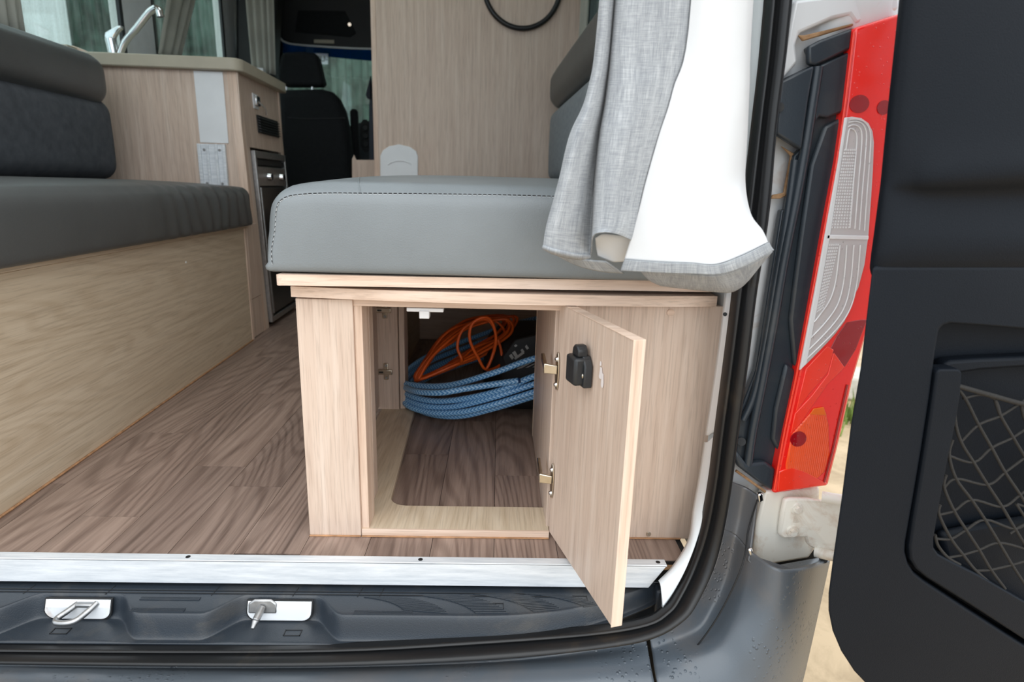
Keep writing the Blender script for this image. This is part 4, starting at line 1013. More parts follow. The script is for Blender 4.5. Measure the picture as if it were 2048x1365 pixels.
blade((.190, -.090), (.245, -.086), (.272, -.128), (.318, -.128), sl)
blade((.265, -.085), (.325, -.083), (.355, -.124), (.395, -.118), sl)
blade((.340, -.083), (.380, -.081), (.430, -.112), (.450, -.108), sl)
def ribs(name, x0, x1, y0, y1, n=4, z=-.0422):
    boxes(name, [((x0, y0+(y1-y0)*i/n, z), (x1, y0+(y1-y0)*(i+.55)/n, z+.0014)) for i in range(n)], SILLP, sl, bev=0)
ribs('ribbed_tread', .098, .180, -.131, -.122); ribs('ribbed_tread', -.215, -.13, -.104, -.097); ribs('ribbed_tread', -.215, -.14, -.129, -.121)
for x, y in ((-.315, -.128), (.010, -.128)):
    boxes('drain_mark', [((x-.012, y-.006, -.0765), (x+.012, y-.0048, -.0752)), ((x-.012, y+.0048, -.0765), (x+.012, y+.006, -.0752)), ((x-.012, y-.006, -.0765), (x-.0108, y+.006, -.0752)), ((x+.0108, y-.006, -.0765), (x+.012, y+.006, -.0752))], CABP, sl, bev=0)
for x, y in ((.30, -.110), (.425, -.092)):
    boxes('drain_mark', [((x-.011, y-.006, -.0422), (x+.011, y-.005, -.0412)), ((x-.011, y+.005, -.0422), (x+.011, y+.006, -.0412)), ((x-.011, y-.006, -.0422), (x-.010, y+.006, -.0412)), ((x+.010, y-.006, -.0422), (x+.011, y+.006, -.0412))], CABP, sl, bev=0)
# recess slots with white metal behind, and the lock strikers
for k, (cx, nm) in enumerate(((-.305, 'left'), (-.016, 'right'))):
    def slot(inset, y, dy, mat, nm2, par):
        w_, h1, h2 = .046-inset, -.046-inset*.5, -.0735+inset
        P = [(cx-w_, y, h1), (cx+w_, y, h1), (cx+w_, y-.004, h1-.010)]
        for q in range(0, 91, 15): P.append((cx+w_-.014+.014*math.cos(R(-q)), y-.006, h2+.014-.014*math.sin(R(q))))
        for q in range(90, 181, 15): P.append((cx-w_+.014-.014*math.cos(R(180-q)), y-.006, h2+.014-.014*math.sin(R(q))))
        P.append((cx-w_, y-.004, h1-.010))
        return pri(nm2, P, (0, dy, 0), mat, par, bev=0)
    slot(-.002, -.0985, .003, CABP, 'slot_rim', sl)
    slot(.0, -.0995, .003, PAINT, 'slot_backing', sl)
st = thing('lock_striker', 'steel loop striker sticking out of the left slot of the sill plate', 'striker', (-.32, -.11, -.06), 'B')
tubeo('loop', [(-.306, -.100, -.052), (-.314, -.112, -.056), (-.322, -.122, -.060), (-.318, -.129, -.061), (-.304, -.130, -.061), (-.293, -.125, -.060), (-.284, -.112, -.055), (-.278, -.101, -.050)], .0042, ZINC, st, n=12)
box('tongue', (-.306, -.108, -.054), (-.278, -.100, -.048), ZINC, st, bev=.002)
st = thing('lock_striker', 'steel pin striker on a rounded bracket in the right slot of the sill plate', 'striker', (-.02, -.11, -.06), 'B')
pri('bracket', [(-.061, -.106, -.062), (-.020, -.106, -.062), (-.020, -.103, -.048), (-.028, -.102, -.042), (-.052, -.102, -.042), (-.061, -.103, -.048)], (0, .004, 0), ZINC, st, bev=.003)
cylo('pin', (-.040, -.104, -.052), (-.043, -.124, -.060), .0056, ZINC, st, r1=.0050, bev=.0015)
cylo('pin_tip', (-.043, -.124, -.060), (-.044, -.134, -.065), .0050, ZINC, st, r1=.0025, bev=.001)
# lip in front of the plate
C1 = [(0.2864,-0.078,-0.0432),(0.256,-0.085,-0.0524),(0.1695,-0.088,-0.0632),(-0.0008,-0.09,-0.07),(-0.1659,-0.092,-0.0758),(-0.3743,-0.086,-0.0787),(-0.6481,-0.075,-0.0792),(-0.8522,-0.065,-0.0807)]

# ---- bumper
bt = thing('rear_bumper', 'weathered dark grey plastic rear bumper below the black seal, with water drops', 'bumper', (0, -.2, -.3))
ROW = [[(-0.8088,-0.11,-0.0736),(-0.6236,-0.11,-0.0822),(-0.3656,-0.11,-0.094),(-0.1633,-0.11,-0.0992),(0.0462,-0.11,-0.0953),(0.1974,-0.1,-0.0897),(0.2586,-0.095,-0.0819)],
       [(-0.8029,-0.118,-0.0805),(-0.6191,-0.118,-0.0894),(-0.3629,-0.118,-0.1006),(-0.162,-0.118,-0.1052),(0.046,-0.118,-0.1024),(0.1957,-0.11,-0.0963),(0.2594,-0.105,-0.0905)],
       [(-0.7695,-0.15,-0.0641),(-0.5933,-0.15,-0.0728),(-0.3478,-0.15,-0.0838),(-0.1552,-0.15,-0.0885),(0.0443,-0.15,-0.0884),(0.1891,-0.14,-0.0924),(0.2565,-0.13,-0.097)],
       [(-0.7478,-0.175,-0.0705),(-0.5761,-0.175,-0.0765),(-0.3373,-0.175,-0.0848),(-0.1505,-0.175,-0.0914),(0.0434,-0.175,-0.0949),(0.1844,-0.165,-0.1031),(0.2559,-0.155,-0.1086)],
       [(-0.7434,-0.19,-0.113),(-0.5728,-0.19,-0.12),(-0.3353,-0.19,-0.1297),(-0.1493,-0.19,-0.1374),(0.0438,-0.19,-0.1421),(0.1846,-0.18,-0.1536),(0.2663,-0.17,-0.1591)],
       [(-0.7851,-0.18,-0.2565),(-0.605,-0.18,-0.2664),(-0.354,-0.18,-0.2803),(-0.1571,-0.18,-0.2911),(0.0478,-0.18,-0.3024),(0.1976,-0.17,-0.3201),(0.3022,-0.16,-0.3332)]]
grid('centre_section', resample(ROW, 40, 60), BUMPP, bt, thick=.004)
cg = [[(0.2659,-0.095,-0.0804),(0.2671,-0.105,-0.0941),(0.2631,-0.13,-0.0989),(0.2622,-0.155,-0.1088),(0.2719,-0.17,-0.1594),(0.3074,-0.16,-0.3335)],
      [(0.3207,-0.085,-0.0556),(0.3406,-0.08,-0.0845),(0.3474,-0.125,-0.0839),(0.3613,-0.15,-0.117),(0.3758,-0.16,-0.1654),(0.4232,-0.14,-0.3559)],
      [(0.3463,-0.07,-0.0317),(0.3709,-0.065,-0.0561),(0.3793,-0.115,-0.0462),(0.4008,-0.145,-0.081),(0.431,-0.14,-0.1532),(0.4977,-0.09,-0.3618)],
      [(0.367,-0.06,0.0103),(0.3905,-0.055,-0.0091),(0.3969,-0.1,-0.0042),(0.4229,-0.135,-0.0227),(0.4746,-0.115,-0.0912),(0.5484,-0.04,-0.2292)],
      [(0.3767,-0.055,0.0689),(0.398,-0.05,0.0556),(0.404,-0.085,0.0516),(0.4286,-0.125,0.0496),(0.491,-0.1,0.0376),(0.5587,-0.04,0.0056)]]
cg2 = resample(cg, 44, 60)
grid('corner_section', cg2, BUMPP, bt, thick=.004)
grid('corner_upstand', resample([[cg[4][0], cg[4][1], cg[4][2]], [(0.3806,-0.05,0.0988),(0.4024,-0.045,0.0875),(0.412,-0.07,0.0778)], [(0.3813,-0.05,0.1433),(0.4029,-0.045,0.1325),(0.4152,-0.062,0.1279)]], 20, 20), BUMPP, bt, thick=.004)
# ledge around the hinge plate
pri('ledge', [(0.4035,-0.085,0.05),(0.4149,-0.085,0.0367),(0.4247,-0.085,0.03),(0.4501,-0.088,0.0308),(0.5436,-0.05,0.0178),(0.5482,-0.055,0.0108),(0.4739,-0.1,0.0281),(0.4297,-0.12,0.0398),(0.4145,-0.1,0.0307),(0.4002,-0.09,0.0403)], (0, .006, -.004), BUMPP, bt, bev=.0015)
pri('hinge_recess', [(0.4366,-0.02,0.0293),(0.4404,-0.02,0.098),(0.5044,-0.02,0.1145),(0.5234,-0.02,0.1143),(0.5445,-0.02,0.0102),(0.556,-0.02,-0.0007),(0.5732,-0.02,-0.0154),(0.4937,-0.02,-0.034),(0.4423,-0.02,-0.0151)], (0, .004, 0), CABP, bt, bev=0)
cylo('clip', (0.532,-0.062,0.0218), (0.5369,-0.055,0.017), .006, CABP, bt)
tubeo('groove', [Vector(p)+Vector((0, -.001, 0)) for p in [(0.4144,-0.065,0.1232),(0.4072,-0.065,0.0747),(0.3869,-0.1,0.0409),(0.3613,-0.105,-0.0329),(0.334,-0.105,-0.0874),(0.3259,-0.1,-0.1002)]], .0012, CABP, bt, n=6)
pri('body_gap', [(0.2651,-0.06,-0.0975),(0.2915,-0.06,-0.0981),(0.3543,-0.06,-0.4763),(0.3181,-0.06,-0.4743)], (0, .01, 0), CABP, bt, bev=0)

# ---- rear corner of the body
rc_ = thing('van_rear_corner', 'white painted rear corner of the van body with rust stains around the tail light', 'van body', (.45, 0, 0))
PB = [[(0.3548,-0.035,1.2042),(0.387,-0.035,1.2067),(0.4411,-0.035,1.2109),(0.5174,0,1.2444),(0.6054,0.1,1.33)],
      [(0.381,-0.035,0.792),(0.4225,-0.03,0.7953),(0.4545,-0.045,0.7952),(0.5157,-0.04,0.8076),(0.6167,0.06,0.8419)],
      [(0.3864,-0.03,0.6913),(0.4176,-0.02,0.694),(0.4734,-0.02,0.7199),(0.5398,-0.02,0.7225),(0.6299,0.06,0.741)],
      [(0.3907,-0.025,0.6071),(0.4236,-0.02,0.6084),(0.4851,-0.02,0.6103),(0.5471,-0.02,0.6122),(0.6354,0.06,0.6194)],
      [(0.3883,-0.025,0.5237),(0.422,-0.02,0.5244),(0.485,-0.02,0.5259),(0.5486,-0.02,0.5275),(0.6341,0.06,0.526)],
      [(0.3852,-0.025,0.3797),(0.4136,-0.02,0.379),(0.4793,-0.02,0.3799),(0.5272,-0.02,0.3805),(0.5833,0.06,0.3639)],
      [(0.3841,-0.025,0.2459),(0.4091,-0.02,0.2441),(0.4697,-0.02,0.2443),(0.527,-0.02,0.2445),(0.585,0.06,0.2143)],
      [(0.3891,-0.025,0.1095),(0.4267,-0.02,0.1066),(0.474,-0.02,0.1062),(0.5231,-0.02,0.1059),(0.5774,0.06,0.062)]]
grid('painted_panel', resample(PB, 60, 30), PAINT, rc_, thick=.003, off=1)
pri('painted_flange', [(0.3852,-0.045,0.7785),(0.4157,-0.045,0.7831),(0.4594,-0.045,0.7927),(0.5135,-0.045,0.8006),(0.5186,-0.045,0.7745),(0.4947,-0.045,0.7657),(0.4658,-0.045,0.7556),(0.4565,-0.045,0.7652),(0.4346,-0.045,0.7598),(0.3968,-0.045,0.7426),(0.3938,-0.045,0.7291),(0.3998,-0.045,0.71),(0.3828,-0.045,0.6899),(0.3811,-0.045,0.7286)], (0, .010, 0), PAINT, rc_, bev=.004)
pri('rust_edge', [(0.395,-0.0455,0.7402),(0.4017,-0.0455,0.7338),(0.4222,-0.0455,0.7402),(0.4633,-0.0455,0.7537),(0.4622,-0.0455,0.7564),(0.4336,-0.0455,0.7485),(0.4032,-0.0455,0.7406)], (0, .004, 0), RUST, rc_, bev=.002)
pri('rust_edge', [(0.3964,-0.0365,0.6115),(0.4157,-0.0365,0.6023),(0.4113,-0.0365,0.5493),(0.4037,-0.0365,0.5453),(0.3915,-0.0365,0.5449),(0.3935,-0.0365,0.5501),(0.408,-0.0365,0.5531),(0.4107,-0.0365,0.5997)], (0, .004, 0), RUST, rc_, bev=.001)
pri('rust_edge', [(0.3971,-0.0365,0.273),(0.3951,-0.0365,0.2487),(0.3895,-0.0365,0.2457),(0.3871,-0.0365,0.2654)], (0, .004, 0), RUST, rc_, bev=.001)
box('side_skin', (.531, .6, -.25), (.55, 3.9, 2.0), PAINT, rc_, bev=.01)

# ---- black trim beside the tail light
tt = thing('tail_light_surround', 'weathered black plastic trim between the door seal and the red tail light', 'trim', (.4, -.06, .2))
pri('back_plate', [(0.3826,-0.042,0.6892),(0.4215,-0.042,0.7086),(0.4103,-0.042,0.7275),(0.4248,-0.042,0.7366),(0.4657,-0.042,0.7524),(0.4741,-0.042,0.6507),(0.4763,-0.042,0.5331),(0.4732,-0.042,0.4401),(0.4639,-0.042,0.3051),(0.4536,-0.042,0.1224),(0.4356,-0.042,0.1364),(0.3937,-0.042,0.1686),(0.3855,-0.042,0.1868),(0.3826,-0.042,0.2463),(0.3991,-0.042,0.3112),(0.4014,-0.042,0.4066),(0.4049,-0.042,0.5313),(0.411,-0.042,0.5315),(0.4118,-0.042,0.6),(0.4205,-0.042,0.6083),(0.3857,-0.042,0.6254)], (0, .012, 0), TRIMP, tt, bev=.002)
fp = pri('corner_flap', [(0.3753,-0.056,0.6856),(0.4154,-0.056,0.7053),(0.414,-0.056,0.6652),(0.4139,-0.056,0.6061),(0.3775,-0.056,0.624)], (0, .008, 0), TRIMP, tt, bev=.003)
cylo('flap_bolt', (0.3761,-0.058,0.6549), (0.378,-0.054,0.6554), .006, RUBBER, fp)
tubeo('ridge', [(0.4228,-0.05,0.7043),(0.4223,-0.05,0.6662),(0.4214,-0.05,0.6127),(0.4184,-0.05,0.5447),(0.4134,-0.05,0.467),(0.4109,-0.05,0.3855),(0.4069,-0.05,0.2999),(0.4022,-0.05,0.2252),(0.4018,-0.05,0.1709)], .0062, TRIMP, tt, n=10)
tubeo('ridge', [(0.4118,-0.046,0.5943),(0.4116,-0.046,0.5317),(0.4082,-0.046,0.4396),(0.4051,-0.046,0.3492),(0.3989,-0.046,0.2764),(0.3877,-0.046,0.2387)], .0052, TRIMP, tt, n=10)
pri('upper_block', [(0.405,-0.054,0.7265),(0.4196,-0.054,0.7338),(0.4575,-0.054,0.7487),(0.459,-0.054,0.7254),(0.4284,-0.054,0.7106),(0.4177,-0.054,0.7057),(0.4087,-0.054,0.7065)], (0, .010, 0), TRIMP, tt, bev=.003)
pri('middle_block', [(0.4239,-0.052,0.7063),(0.4606,-0.052,0.7236),(0.4659,-0.052,0.6546),(0.4433,-0.052,0.6456),(0.4332,-0.052,0.6476),(0.4271,-0.052,0.6367)], (0, .010, 0), TRIMP, tt, bev=.003)
pri('lower_block', [(0.4668,-0.05,0.6489),(0.4714,-0.05,0.5333),(0.4682,-0.05,0.4514),(0.4587,-0.05,0.3112),(0.4484,-0.05,0.322),(0.4334,-0.05,0.3858),(0.4314,-0.05,0.4936),(0.4317,-0.05,0.5886),(0.4427,-0.05,0.6362)], (0, .008, 0), TRIMP, tt, bev=.004)
pri('lower_block', [(0.4476,-0.05,0.3177),(0.4587,-0.05,0.3061),(0.4513,-0.05,0.1904),(0.4435,-0.05,0.1927),(0.4323,-0.05,0.2098),(0.4304,-0.05,0.2555),(0.4343,-0.05,0.3001),(0.4367,-0.05,0.3234)], (0, .008, 0), TRIMP, tt, bev=.004)
pri('bottom_lip', [(0.3798,-0.056,0.1956),(0.3972,-0.056,0.1738),(0.4248,-0.056,0.1777),(0.4413,-0.056,0.1658),(0.4417,-0.056,0.1309),(0.4138,-0.056,0.1486),(0.386,-0.056,0.1692),(0.3769,-0.056,0.1832)], (0, .014, 0), TRIMP, tt, bev=.004)
tubeo('rust_line', [(0.3851,-0.05,0.1615),(0.408,-0.05,0.1455),(0.433,-0.05,0.1277)], .0022, RUST, tt, n=6)
cylo('clip_hole', (0.3887,-0.048,0.2059), (0.3906,-0.044,0.2041), .006, CABP, tt)

# ---- tail light
tl = thing('tail_light', 'tall red tail light with clear ribbed middle and orange indicator, beaded with rain', 'tail light', (0.4763,-0.06,0.3466))
def shell(name, pts, y0, y1, mat, bev, par=None):
    return pri(name, pts, (0, y1-y0, 0), mat, par or tl, bev=bev)
shell('red_lens', [(0.4564,-0.06,0.7478),(0.5166,-0.06,0.7684),(0.5284,-0.06,0.6687),(0.5409,-0.06,0.5481),(0.5454,-0.06,0.4441),(0.5403,-0.06,0.3755),(0.5313,-0.06,0.3003),(0.5287,-0.06,0.2386),(0.5261,-0.06,0.1964),(0.5216,-0.06,0.1413),(0.4399,-0.06,0.129),(0.4453,-0.06,0.2279),(0.451,-0.06,0.3164),(0.4549,-0.06,0.4291),(0.4577,-0.06,0.527),(0.4605,-0.06,0.5952),(0.4599,-0.06,0.6605)], -.060, -.030, RED, .004)
cl = shell('clear_lens', [(0.4588,-0.063,0.645),(0.4687,-0.063,0.647),(0.4813,-0.063,0.6457),(0.4913,-0.063,0.6402),(0.4982,-0.063,0.631),(0.5026,-0.063,0.6174),(0.5073,-0.063,0.5843),(0.5114,-0.063,0.5474),(0.516,-0.063,0.5031),(0.5176,-0.063,0.464),(0.5146,-0.063,0.434),(0.5092,-0.063,0.417),(0.5036,-0.063,0.3882),(0.4933,-0.063,0.3701),(0.4829,-0.063,0.356),(0.4562,-0.063,0.3231),(0.4577,-0.063,0.4094),(0.4607,-0.063,0.5018),(0.4612,-0.063,0.58)], -.063, -.058, CLEAR, .0015)
shell('lens_edge', [(0.4585,-0.0645,0.6448),(0.4622,-0.0645,0.6461),(0.4629,-0.0645,0.58),(0.4636,-0.0645,0.5115),(0.4615,-0.0645,0.4233),(0.4582,-0.0645,0.3279),(0.4498,-0.0645,0.3178),(0.4541,-0.0645,0.4265),(0.4567,-0.0645,0.5209),(0.4588,-0.0645,0.589)], -.0645, -.058, WHITEP, .001, cl)
shell('divider', [(0.4591,-0.0645,0.5019),(0.5153,-0.0645,0.5019),(0.5155,-0.0645,0.4967),(0.4586,-0.0645,0.4967)], -.0645, -.06, CLEARL, .0008, cl)
for i in range(4):
    k = i*9
    tubeo('lens_rib', [(0.4882,-0.064,0.5115),(0.484,-0.064,0.5591),(0.4805,-0.064,0.6017),(0.4782,-0.064,0.6225),(0.4743,-0.064,0.6301),(0.47,-0.064,0.6323),(0.4665,-0.064,0.6299),(0.4665,-0.064,0.6073)][::1] if i == 0 else ([[(0.4951,-0.064,0.5103),(0.4906,-0.064,0.5593),(0.4871,-0.064,0.6019),(0.4841,-0.064,0.6257),(0.4786,-0.064,0.635),(0.4705,-0.064,0.637),(0.4644,-0.064,0.6345)], [(0.5014,-0.064,0.5092),(0.4966,-0.064,0.5594),(0.4929,-0.064,0.6021),(0.4898,-0.064,0.6271),(0.4833,-0.064,0.6381),(0.4736,-0.064,0.6413),(0.4648,-0.064,0.6398)], [(0.5084,-0.064,0.5081),(0.5036,-0.064,0.5534),(0.4988,-0.064,0.6023),(0.495,-0.064,0.6272),(0.4869,-0.064,0.6394),(0.4758,-0.064,0.6437),(0.4655,-0.064,0.6433)]][i-1]), .0009, CLEARL, cl, n=6)
for i, P in enumerate(([(0.4784,-0.064,0.4894),(0.4805,-0.064,0.4436),(0.4767,-0.064,0.4167),(0.4661,-0.064,0.3962),(0.4594,-0.064,0.3858)], [(0.4878,-0.064,0.4896),(0.4915,-0.064,0.4438),(0.4886,-0.064,0.4115),(0.476,-0.064,0.3867),(0.4585,-0.064,0.3643)], [(0.4973,-0.064,0.4898),(0.5011,-0.064,0.4439),(0.4988,-0.064,0.4089),(0.4853,-0.064,0.3813),(0.4583,-0.064,0.3475)], [(0.5061,-0.064,0.49),(0.51,-0.064,0.4408),(0.5065,-0.064,0.4049),(0.4918,-0.064,0.3758),(0.4574,-0.064,0.3348)])):
    tubeo('lens_rib', P, .0010, CLEARL, cl, n=6)
boxes_l = []
bm = bmesh.new(); rr = random.Random(5)
for a in range(7):
    for b in range(26):
        u, v = a/6, b/25
        p0, p1, q0, q1 = Vector((0.4655,-0.0635,0.6073)), Vector((0.4798,-0.0635,0.6077)), Vector((0.4642,-0.0635,0.5115)), Vector((0.487,-0.0635,0.512))
        p = (p0*(1-u)+p1*u)*(1-v)+(q0*(1-u)+q1*u)*v
        bx(bm, (p.x-.0007, p.y-.0006, p.z-.0012), (p.x+.0007, p.y+.001, p.z+.0012))
for a in range(6):
    for b in range(22):
        u, v = a/5, b/21
        p0, p1, q0, q1 = Vector((0.4618,-0.0635,0.489)), Vector((0.476,-0.0635,0.4893)), Vector((0.4603,-0.0635,0.3994)), Vector((0.4689,-0.0635,0.4063))
        p = (p0*(1-u)+p1*u)*(1-v)+(q0*(1-u)+q1*u)*v
        bx(bm, (p.x-.0007, p.y-.0006, p.z-.0012), (p.x+.0007, p.y+.001, p.z+.0012))
link('lens_prisms', finish(bm), CLEARL, cl, kind='stuff')
# details of the red areas
def disc(name, c, rx, rz, mat, par, th=.0015):
    bm = bmesh.new(); P = [(c[0]+rx*math.cos(a), c[1], c[2]+rz*math.sin(a)) for a in [2*math.pi*k/28 for k in range(28)]]
    prism(bm, P, (0, th, 0)); return link(name, finish(bm), mat, par)
disc('dark_reflector', (0.4763,-0.0612,0.6621), .0125, .0105, REDD, tl); disc('dark_reflector', (0.5085,-0.0612,0.6591), .0085, .0085, REDD, tl)
shell('red_reflector', [(0.4599,-0.0612,0.3197),(0.4853,-0.0612,0.352),(0.4954,-0.0612,0.3471),(0.4921,-0.0612,0.315),(0.4699,-0.0612,0.2821),(0.455,-0.0612,0.2561)], -.0612, -.058, REDB, .001)
shell('deep_band', [(0.5075,-0.0608,0.3857),(0.5267,-0.0608,0.3894),(0.5358,-0.0608,0.3896),(0.5269,-0.0608,0.3474),(0.5155,-0.0608,0.3222),(0.4899,-0.0608,0.347),(0.4966,-0.0608,0.3668)], -.0608, -.058, REDD, .001)
shell('smooth_band', [(0.4959,-0.0612,0.3436),(0.5152,-0.0612,0.3224),(0.4943,-0.0612,0.2968),(0.4636,-0.0612,0.2374),(0.4525,-0.0612,0.2238),(0.4539,-0.0612,0.2539),(0.4745,-0.0612,0.2806),(0.4926,-0.0612,0.3114)], -.0612, -.058, REDB, .001)
ig = shell('indicator', [(0.4779,-0.0616,0.2571),(0.4888,-0.0616,0.2616),(0.4983,-0.0616,0.2572),(0.5058,-0.0616,0.2377),(0.5148,-0.0616,0.1918),(0.5117,-0.0616,0.1644),(0.5028,-0.0616,0.1542),(0.4585,-0.0616,0.1401),(0.4518,-0.0616,0.1764),(0.454,-0.0616,0.2225)], -.0616, -.058, ORNG, .003)
shell('indicator_glow', [(0.4797,-0.0622,0.2618),(0.4939,-0.0622,0.2641),(0.5003,-0.0622,0.2514),(0.4753,-0.0622,0.2529)], -.0622, -.060, plain('amber', (246, 112, 20), .3), .001, ig)
disc('indicator_bulb', (0.4639,-0.0626,0.2161), .0115, .0115, REDD, ig)
shell('lower_band', [(0.4429,-0.0618,0.1656),(0.4613,-0.0618,0.1718),(0.4815,-0.0618,0.1654),(0.5183,-0.0618,0.1463),(0.5164,-0.0618,0.1439),(0.4458,-0.0618,0.134)], -.0618, -.058, REDB, .001)
tubeo('lens_border', [(0.4554,-0.061,0.7426),(0.4581,-0.061,0.6603),(0.4583,-0.061,0.5891),(0.4558,-0.061,0.5143),(0.4526,-0.061,0.4225),(0.4479,-0.061,0.3146),(0.4424,-0.061,0.2237),(0.4401,-0.061,0.1352)], .0016, REDB, tl, n=8)
tubeo('lens_border', [(0.5227,-0.0608,0.2969),(0.5196,-0.0608,0.2374),(0.5176,-0.0608,0.1953),(0.5133,-0.0608,0.1482)], .0016, REDD, tl, n=8)

# ---- lower door hinge
# ================================================================== OPEN REAR DOOR (swung flat beside the van)
dr = thing('rear_door', 'black lined rear door of the van standing open on the right with a net pocket', 'door', (0.6061,-0.15,-0.0641))
pri('hinge_mount_plate', [(0.433,-0.05,0.1277),(0.519,-0.045,0.1318),(0.5222,-0.045,0.1113),(0.5277,-0.045,0.0268),(0.5186,-0.048,0.0134),(0.445,-0.05,0.0029),(0.435,-0.05,0.0074),(0.4299,-0.05,0.023),(0.4282,-0.05,0.0778)], (0, .02, 0), HINGEM, rc_, bev=.004)
hg = pri('hinge', [(0.4581,-0.062,0.1204),(0.4668,-0.062,0.1227),(0.4926,-0.062,0.1217),(0.5114,-0.062,0.1175),(0.5455,-0.1,0.1307),(0.5549,-0.1,0.0561),(0.531,-0.085,0.0481),(0.5142,-0.07,0.0418),(0.5043,-0.062,0.0451),(0.4992,-0.062,0.0585),(0.4658,-0.062,0.0565),(0.458,-0.062,0.0624),(0.457,-0.062,0.0969)], (0, .009, 0), HINGEM, dr, bev=.003)
pri('stamped_mark', [(0.475,-0.0626,0.0955),(0.4871,-0.0626,0.0962),(0.4873,-0.0626,0.0847),(0.4752,-0.0626,0.084)], (0, .001, 0), HINGEM, hg, bev=.0003)
for p in ((1593,1018), (1584,1063)): pass
for c in ((0.4775,-0.062,0.1065), (0.4761,-0.062,0.0696)):
    c = Vector(c); bm = bmesh.new(); cyl(bm, c, c+Vector((0, -.003, 0)), .0092, .0085, 24)
    P = [(c.x+(.0058 if k % 2 else .0042)*math.cos(math.pi*k/6), c.y-.003, c.z+(.0058 if k % 2 else .0042)*math.sin(math.pi*k/6)) for k in range(12)]
    prism(bm, P, (0, -.004, 0)); link('bolt', finish(bm), HINGEM, hg)
for P in ([(0.5065,-0.072,0.1311),(0.5251,-0.085,0.1334),(0.5441,-0.1,0.1385)], [(0.5114,-0.07,0.0402),(0.5288,-0.085,0.0432),(0.5569,-0.1,0.0447)]):
    tubeo('knuckle', P, .0125 if P[0][2] > .15 else .008, HINGEM, hg, n=18)
pri('chrome_clip', [(0.4132,-0.068,0.1328),(0.4212,-0.068,0.1343),(0.4242,-0.068,0.1224),(0.4166,-0.068,0.1184)], (0, .008, 0), CHROME, bt, bev=.002)
pri('chrome_clip', [(0.398,-0.09,0.0582),(0.406,-0.09,0.0589),(0.4088,-0.09,0.0484),(0.4027,-0.09,0.0444)], (0, .008, 0), CHROME, bt, bev=.003)

ud = [[(0.3946,-0.19,1.0851),(0.3961,-0.198,1.0789),(0.4188,-0.2,1.0791),(0.4787,-0.202,1.0821),(0.5647,-0.205,1.0864),(0.8295,-0.205,1.1069)],
      [(0.4225,-0.186,0.7467),(0.4227,-0.198,0.7434),(0.4408,-0.205,0.7423),(0.5063,-0.212,0.7433),(0.6325,-0.214,0.7484),(0.8695,-0.215,0.7588)],
      [(0.4314,-0.186,0.6244),(0.4319,-0.198,0.6233),(0.4487,-0.206,0.6231),(0.5115,-0.214,0.6244),(0.6385,-0.216,0.6285),(0.8702,-0.217,0.6361)],
      [(0.4357,-0.186,0.5714),(0.4363,-0.198,0.5712),(0.4536,-0.206,0.5716),(0.4953,-0.215,0.5727),(0.6489,-0.218,0.5845),(0.8688,-0.218,0.5909)],
      [(0.4368,-0.186,0.5506),(0.4369,-0.198,0.5508),(0.4592,-0.2,0.5514),(0.5058,-0.201,0.5511),(0.676,-0.2,0.5577),(0.8961,-0.2,0.5635)],
      [(0.4388,-0.186,0.5053),(0.4396,-0.198,0.5063),(0.4608,-0.202,0.5071),(0.5135,-0.203,0.5084),(0.6847,-0.204,0.5123),(0.8926,-0.204,0.5169)],
      [(0.4397,-0.186,0.4845),(0.4412,-0.197,0.4858),(0.4634,-0.2,0.4866),(0.52,-0.2005,0.4878),(0.6944,-0.2005,0.4913),(0.8993,-0.2005,0.4955)],
      [(0.4424,-0.186,0.4696),(0.4462,-0.193,0.4706),(0.4707,-0.194,0.4712),(0.5286,-0.194,0.4723),(0.7059,-0.194,0.4757),(0.9142,-0.194,0.4796)],
      [(0.4618,-0.18,0.4464),(0.4646,-0.186,0.4475),(0.4795,-0.188,0.4481),(0.5384,-0.188,0.4491),(0.7191,-0.188,0.4521),(0.9282,-0.188,0.4556)]]
grid('upper_lining', resample(ud, 90, 60), DOORP, dr, thick=.006, off=1)
def plate_hole(name, outer, inner, off, mat, par, bev, drift=(.045, .004, .02)):
    bm = bmesh.new(); off = Vector(off); L_ = []
    for loop in (outer, inner):
        vs = [bm.verts.new(p) for p in loop]; L_.append(vs)
        for a, b in zip(vs, vs[1:]+vs[:1]): bm.edges.new((a, b))
    r_ = bmesh.ops.triangle_fill(bm, use_beauty=True, edges=bm.edges[:])
    fs = [f for f in r_['geom'] if isinstance(f, bmesh.types.BMFace)]
    mp = {}
    for vs in L_:
        for v in vs: mp[v] = bm.verts.new(v.co+(off if vs is L_[1] else off+Vector(drift)))
    for f in fs: bm.faces.new([mp[v] for v in f.verts][::-1])
    for vs in L_:
        for a, b in zip(vs, vs[1:]+vs[:1]): bm.faces.new((a, b, mp[b], mp[a]))
    bmesh.ops.recalc_face_normals(bm, faces=bm.faces)
    me = bpy.data.meshes.new('m'); bm.to_mesh(me); bm.free()
    return mod_bevel(link(name, me, mat, par), bev, 4)
OUT = [(0.4348,-0.1972,0.477),(0.4417,-0.1972,0.3598),(0.442,-0.1972,0.2928),(0.4467,-0.1972,0.1961),(0.4495,-0.1972,0.1139),(0.4518,-0.1972,0.0638),(0.456,-0.1972,0.038),(0.4662,-0.1972,0.0079),(0.4827,-0.1972,-0.0231),(0.5058,-0.1972,-0.0549),(0.5379,-0.1972,-0.0878),(0.582,-0.1972,-0.1138),(0.6581,-0.1972,-0.1374),(0.8097,-0.1972,-0.1603),(1.1374,-0.1972,-0.1824),(0.9073,-0.1972,0.4862)]
